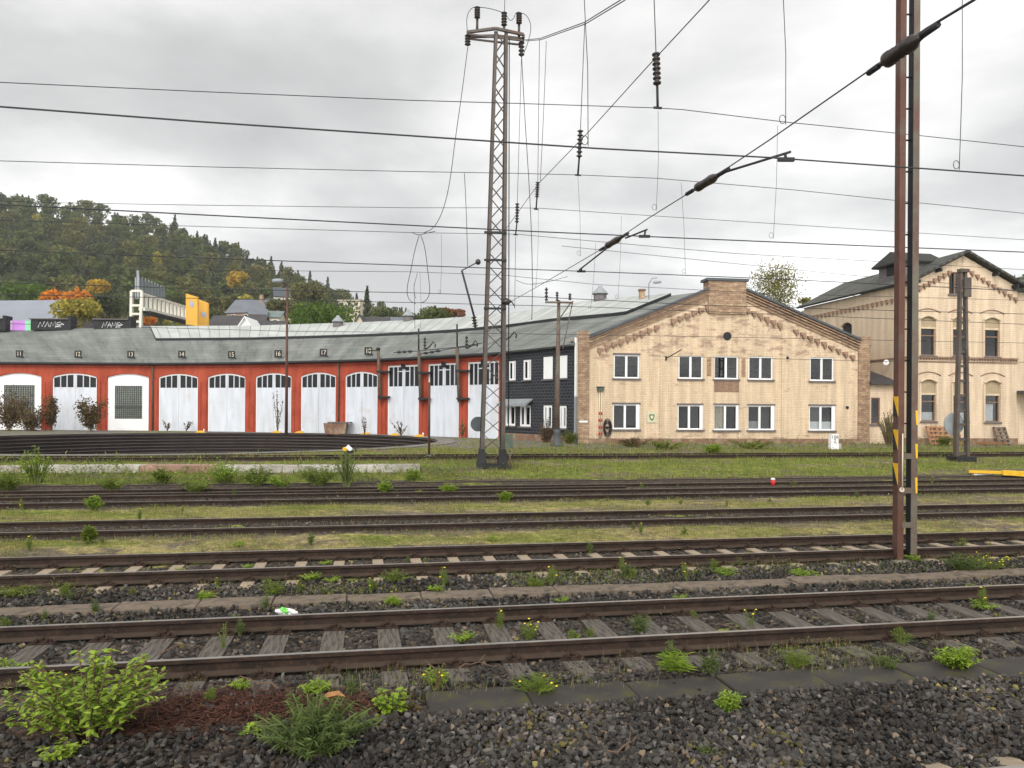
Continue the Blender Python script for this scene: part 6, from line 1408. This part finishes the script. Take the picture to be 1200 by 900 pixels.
tree_px('ash_tree','green leafy tree behind the shed ridge left of the russet tree',511,357,380,36,140,M['midgreen'],23,n=1500,ls=.35,lobes=10)
tree_px('copper_tree','small russet tree behind the shed ridge left of the lattice mast',532,355,379,22,145,M['russet'],24,n=800,ls=.35,lobes=8)
tree_px('birch_tree','loose pale birch behind the right slope of the yellow gable',908,319,366,56,85,M['birchleaf'],25,n=5000,ls=.12,lobes=24,bark='birchbark',ragged=.5,stretch=1.7)
tree_px('birch_tree','small pale birch tip between gable and cream station house',943,338,364,14,88,M['birchleaf'],26,n=260,ls=.2,lobes=6,bark='birchbark',ragged=.8)
tree_px('oak_tree','dark tree top behind the right edge of the cream station roof',1200,318,352,44,220,M['darkgreen'],27,n=1500,ls=.55,lobes=10)
tree_px('linden_tree','orange tinted tree high on the slope above the dark roofs',275,311,345,22,300,M['yellowtree'],28,n=900,ls=.6,lobes=7)
tree_px('oak_tree','mid green tree on the slope right of the yellow hoardings',255,345,372,24,215,M['olive'],29,n=1000,ls=.5,lobes=8)
for k,(px,yt,yb,wd,Yv,mt,lab) in enumerate(((346,356,386,22,200,'olive','olive tree just right of the street lamp post behind the shed'),(402,353.5,384,44,205,'midgreen','mid green tree below the flat cream house'),(452,357,382,24,210,'midgreen','mid green tree right of the tall dark spruce'),(473,363,382,20,220,'olive','olive tree above the dark slate roofs'),(488,366,381,18,230,'darkgreen','dark tree left of the green leafy ridge tree'),(312,352,380,22,225,'midgreen','mid green tree behind the ochre house'),(232,335,360,26,230,'olive','olive tree above the orange hoardings'),(205,338,372,26,235,'midgreen','mid green tree behind the white footbridge'))):
    tree_px('slope_tree',lab,px,yt,yb,wd,Yv,M[mt],800+k,n=1100,ls=.45,lobes=10,group='trees on the lower slope')
# wooded hill: one mass of many crowns
def wood():
    r=np.random.default_rng(5); V=[];MI=[]; 
    mats=[M['midgreen'],M['darkgreen'],M['olive'],M['spruce'],M['yg'],M['russet']]
    protos={}
    for mi in range(len(mats)):
        protos[mi]=[crown_np(r,h,rd*(.85 if mi==3 else 1),520,.72,mi==3,12,.08) for h,rd in ((13,4.6),(15,5.4),(11,4.2))]
    cnt=0
    rows=np.linspace(0,1,17)
    for q in rows:
        Y=215+(HC-215)*q; step=7.2*F/Y
        px=-260+r.uniform(0,step)
        while px<600:
            yy=Y+r.uniform(-8,8); x=px+r.uniform(-.35,.35)*step
            g=hill_z(x,yy)
            vis=H+(482-skyline(x))/F*HC > 14
            if vis or q<.45:
                top=1-q; u=r.uniform()
                pc=.08+.3*max(0,q-.45)+(.25 if x>200 and q>.5 else 0)
                if u<pc: mi=3
                else:
                    uu=r.uniform(); mi=0 if uu<.42 else 1 if uu<.76 else 2 if uu<.92 else 4 if uu<.95 else 2
                P=protos[mi][r.integers(0,3)]; s=r.uniform(.75,1.15); 
                if x>420: s*=.9
                P=P*np.array([s,s,s*r.uniform(.85,1.1)]); a=r.uniform(0,6.28); c,sn=math.cos(a),math.sin(a); Q=np.stack([P[:,0]*c-P[:,1]*sn,P[:,0]*sn+P[:,1]*c,P[:,2]],1)+np.array([(x-600)/F*yy,yy,g-.6]); V.append(Q); MI.append(np.full(len(Q)//4,mi)); cnt+=1
            px+=step*r.uniform(.75,1.15)
    v=np.concatenate(V); o=np_mesh('hillside_wood',v,4,np.arange(len(v)),mats,matidx=np.concatenate(MI)); tag(o,'dense mixed autumn wood covering the hillside','wood',None,'stuff')
wood()
# single conifers standing out on the skyline
proto=None; r=np.random.default_rng(77)
xs=sorted(list(r.uniform(2,70,6))+list(r.uniform(175,352,14)))
for k,px in enumerate(xs):
    Y=HC-4; g=hill_z(px,Y); p=((px-600)/F*Y,Y,g-.5)
    if proto is None: proto=tree('skyline_spruce','dark spruce standing out against the sky on the hill crest',p,12.5,3.6,M['spruce'],500,conifer=True,n=420,ls=.65,group='spruces on the hill crest'); o=proto
    else: o=copy_tree(proto); o.location=p
    s=r.uniform(.7,1.1) if k else 1.; o.scale=(s*r.uniform(.85,1.15),s,s); o.rotation_euler=(0,0,r.uniform(0,6))
    if px>362: o.scale=(.7,.7,.7)

# ------------------------------------------------------------------ houses and footbridge behind the shed
def house(label,px,py_eave,py_ridge,py_base,wpx,Y,dep,wallm,roofm,rz=0.,gable_front=False,nwin=3,ridge_frac=1.,chim=False,winm='gateglass'):
    a,_=ray(px,py_base); W=wpx*Y/F; ze=H+ray(px,py_eave)[1]*Y; zr_=H+ray(px,py_ridge)[1]*Y; zg=.48 if Y<190 else hill_z(px,Y)-2
    zg=min(zg,ze-3)
    o=root('house',label,'house',(a*Y,Y,zg),rz); e_=ze-zg; r_=zr_-zg
    m=MB()
    if gable_front:
        m.prism([(-W/2,0),(W/2,0),(W/2,e_),(0,r_),(-W/2,e_)],0,dep)
    else:
        m.box(-W/2,W/2,0,dep,0,e_)
        m.add([(-W/2,0,e_),(-W/2,dep,e_),(-W/2,dep/2,r_),(W/2,0,e_),(W/2,dep,e_),(W/2,dep/2,r_)],[(0,1,2),(3,5,4)])
    m.build('wall',wallm,o); m=MB(); k=.4
    if gable_front:
        sl_=(r_-e_)/(W/2)
        m.add([(-W/2-k,-k,e_-k*sl_+.05),(0,-k,r_+.05),(0,dep+k,r_+.05),(-W/2-k,dep+k,e_-k*sl_+.05),(W/2+k,-k,e_-k*sl_+.05),(W/2+k,dep+k,e_-k*sl_+.05)],[(0,1,2,3),(1,4,5,2)])
    else:
        sl_=(r_-e_)/(dep/2)
        m.add([(-W/2-k,-k,e_-k*sl_+.05),(W/2+k,-k,e_-k*sl_+.05),(W/2+k,dep/2,r_+.05),(-W/2-k,dep/2,r_+.05),(-W/2-k,dep+k,e_-k*sl_+.05),(W/2+k,dep+k,e_-k*sl_+.05)],[(0,1,2,3),(3,2,5,4)])
    rf=m.build('roof',roofm,o); mo=rf.modifiers.new('thickness','SOLIDIFY'); mo.thickness=.25
    for i in range(nwin):
        x=-W/2+W*(i+.5)/nwin; m=MB(); m.box(x-.55,x+.55,-.06,.02,e_-2.1,e_-.7); wi=m.build('window',M['frame'],o); m=MB(); m.box(x-.45,x+.45,-.09,-.061,e_-2.0,e_-.8); m.build('pane',M[winm],wi)
    if chim: m=MB(); m.box(W*.2-.4,W*.2+.4,dep*.35,dep*.35+.8,r_-2,r_+1.0); m.build('chimney',M['rawbrick'],rf)
    return o
M['solar']=pmat('solar_panel_roof',(.20,.22,.26),.35,.15,.15,0,spec=.5)
house('long grey roofed hall with solar panels at the left photo edge',10,377,346,384,112,150,14,M['sill'],M['solar'],-.12,nwin=5)
house('timber gabled house with grey roof at the forest edge',288,365,348,374,52,200,9,M['timber'],M['greyroof'],-.25,nwin=3,chim=True)
house('ochre house half hidden behind the dark roofs',302,368,360,378,18,176,7,M['ochre'],M['greyroof'],.3,nwin=2)
house('small house with blue green roof right of the ochre house',317,371,362,380,20,178,8,M['cream'],pmat('bluegreen_roof',(.16,.20,.19),.7,.2,.4,0),.1,nwin=2)
house('long dark tiled roof right of the yellow hoardings',270,390,366,395,62,150,11,M['white'],M['darkroof'],0,nwin=4)
house('dark tiled roof with white gable behind the skylights',310,391,373,395,36,145,9,M['white'],M['darkroof'],0,nwin=3)
house('small white pointed gable before the dark tiled roofs',287,381,371,388,14,138,6,M['white'],M['white'],0,gable_front=True,nwin=1)
house('blue grey slate roofed house among trees left of the lamp head',332,347,335,356,20,250,9,M['cream'],M['flash'],.35,nwin=2)
house('flat cream house high in the trees left of the spruce',409,351.5,350,358,26,260,9,M['cream'],M['cream'],-.1,nwin=3)
house('cream gabled house with dark roof behind the skylights',421,378,368,384,12,150,10,M['cream'],M['darkroof'],.0,gable_front=True,nwin=1)
house('dark slate roof right of the cream gabled house',437,381,368.5,385,26,153,9,M['sill'],M['darkroof'],0,nwin=3)
house('grey slate roof with skylights left of the grey roof cowl',463,380,369,384,20,155,8,M['sill'],M['greyroof'],.15,nwin=2)
house('grey hall roof left of the footbridge tower base',183,392,378,396,60,120,12,M['grey'],M['greyroof'],.2,nwin=3)
# white footbridge with tower and grey panels
YB=112.; o=root('footbridge','white steel footbridge with stair tower and grey screen above the shed roof','bridge',tuple(at(160,395,YB)))
M['bridgewhite']=pmat('bridge_paint',(.66,.63,.55),.7,.1,.5,0)
def bp(px,py,dy=0): return at(px,py,YB+dy)
m=MB()
for px0,px1 in ((154,153),(166,164)):
    m.bar(bp(px0,341),bp(px1,400),.35); m.bar(bp(px0+.8,341,3),bp(px1+.8,400,3),.35)
for py in (341,358,368,377): m.bar(bp(154-(py-341)*.02,py),bp(166-(py-341)*.04,py),.32)
m.build('tower',M['bridgewhite'],o,world=True)
m=MB(); A0,A1=bp(166,362),bp(222,376,18); B0,B1=bp(166,344),bp(222,361,18)
m.bar(A0,A1,.9,.5); m.bar(B0,B1,.3); 
for k in range(13):
    t=k/12; m.bar(A0.lerp(A1,t),B0.lerp(B1,t),.42,.25)
m.build('truss',M['bridgewhite'],o,world=True)
m=MB(); m.bar(A0+Vector((0,.8,-.35)),A1+Vector((0,.8,-.35)),1.8,.3); m.build('deck',M['black'],o,world=True)
m=MB(); C0,C1,D0,D1=bp(163,344),bp(192,351,9),bp(163,326),bp(192,338,9); m.add([C0,C1,D1,D0,C0+Vector((0,.3,0)),C1+Vector((0,.3,0)),D1+Vector((0,.3,0)),D0+Vector((0,.3,0))],[(0,1,2,3),(4,7,6,5),(0,3,7,4),(1,5,6,2),(2,6,7,3),(0,4,5,1)])
m.build('grey_screen',pmat('screen_grey',(.16,.18,.19),.7,.25,.8,0),o,world=True)
m=MB()
for k in range(9): t=k/8; m.bar(C0.lerp(C1,t)-Vector((0,.1,0)),D0.lerp(D1,t)+Vector((0,-.1,.35)),.12)
m.bar(bp(162,350),bp(161.5,317),.3); m.bar(bp(159,350),bp(159,325),.2); m.build('screen_posts',M['grey'],o,world=True)
for xa,xb,ya,yb,ya2,yb2,dy,lab in ((217.5,231,344,380,348,382,10,'larger orange hoarding with pale blue square beside the footbridge'),(233,243,351,384,355,385,13,'narrower orange hoarding with pale band right of its neighbour')):
    c0,c1,c2,c3=bp(xa,yb,dy),bp(xb,yb2,dy+.7),bp(xb,ya2,dy+.7),bp(xa,ya,dy); o=root('hoarding',lab,'billboard',tuple(c0),0,'orange hoardings by the footbridge')
    m=MB(); t_=Vector((.1,.4,0)); m.add([c0,c1,c2,c3,c0+t_,c1+t_,c2+t_,c3+t_],[(0,1,2,3),(4,7,6,5),(0,3,7,4),(1,5,6,2),(2,6,7,3),(0,4,5,1)]); m.build('board',M['billboard'],o,world=True)
    m=MB(); d=Vector((0,-.06,0)); u0,u1,v0,v1=(.38,.7,.62,.8) if xa<230 else (.3,.85,.42,.6)
    def q(u,v): return c0.lerp(c1,u).lerp(c3.lerp(c2,u),v)+d
    m.add([q(u0,v0),q(u1,v0),q(u1,v1),q(u0,v1)],[(0,1,2,3)]); m.build('emblem',pmat('pale_blue_print',(.42,.45,.60),.6,.15,2,0),o,world=True)
    m=MB(); m.bar(c0.lerp(c1,.2)+t_,Vector((c0.x+.3,c0.y+.5,.4)),.25); m.bar(c0.lerp(c1,.8)+t_,Vector((c1.x-.3,c1.y+.5,.4)),.25); m.build('posts',M['grey'],o,world=True)

# ------------------------------------------------------------------ thin air over the valley
def haze():
    m=bpy.data.materials.new('valley_haze'); m.use_nodes=True; nt_=m.node_tree
    for n in list(nt_.nodes):
        if n.type=='BSDF_PRINCIPLED': nt_.nodes.remove(n)
    v=nt_.nodes.new('ShaderNodeVolumePrincipled'); v.inputs['Color'].default_value=(.86,.90,.93,1); v.inputs['Density'].default_value=HAZE; v.inputs['Anisotropy'].default_value=.3
    nt_.links.new(v.outputs[0],nt_.nodes['Material Output'].inputs['Volume'])
    g=MB(); g.box(-HX,HX,-40,HY,-5,175); o=g.build('haze',m); tag(o,'thin pale haze over the yard and valley','haze',None,'stuff')
HAZE,HX,HY=.00026,7000,2600
haze()
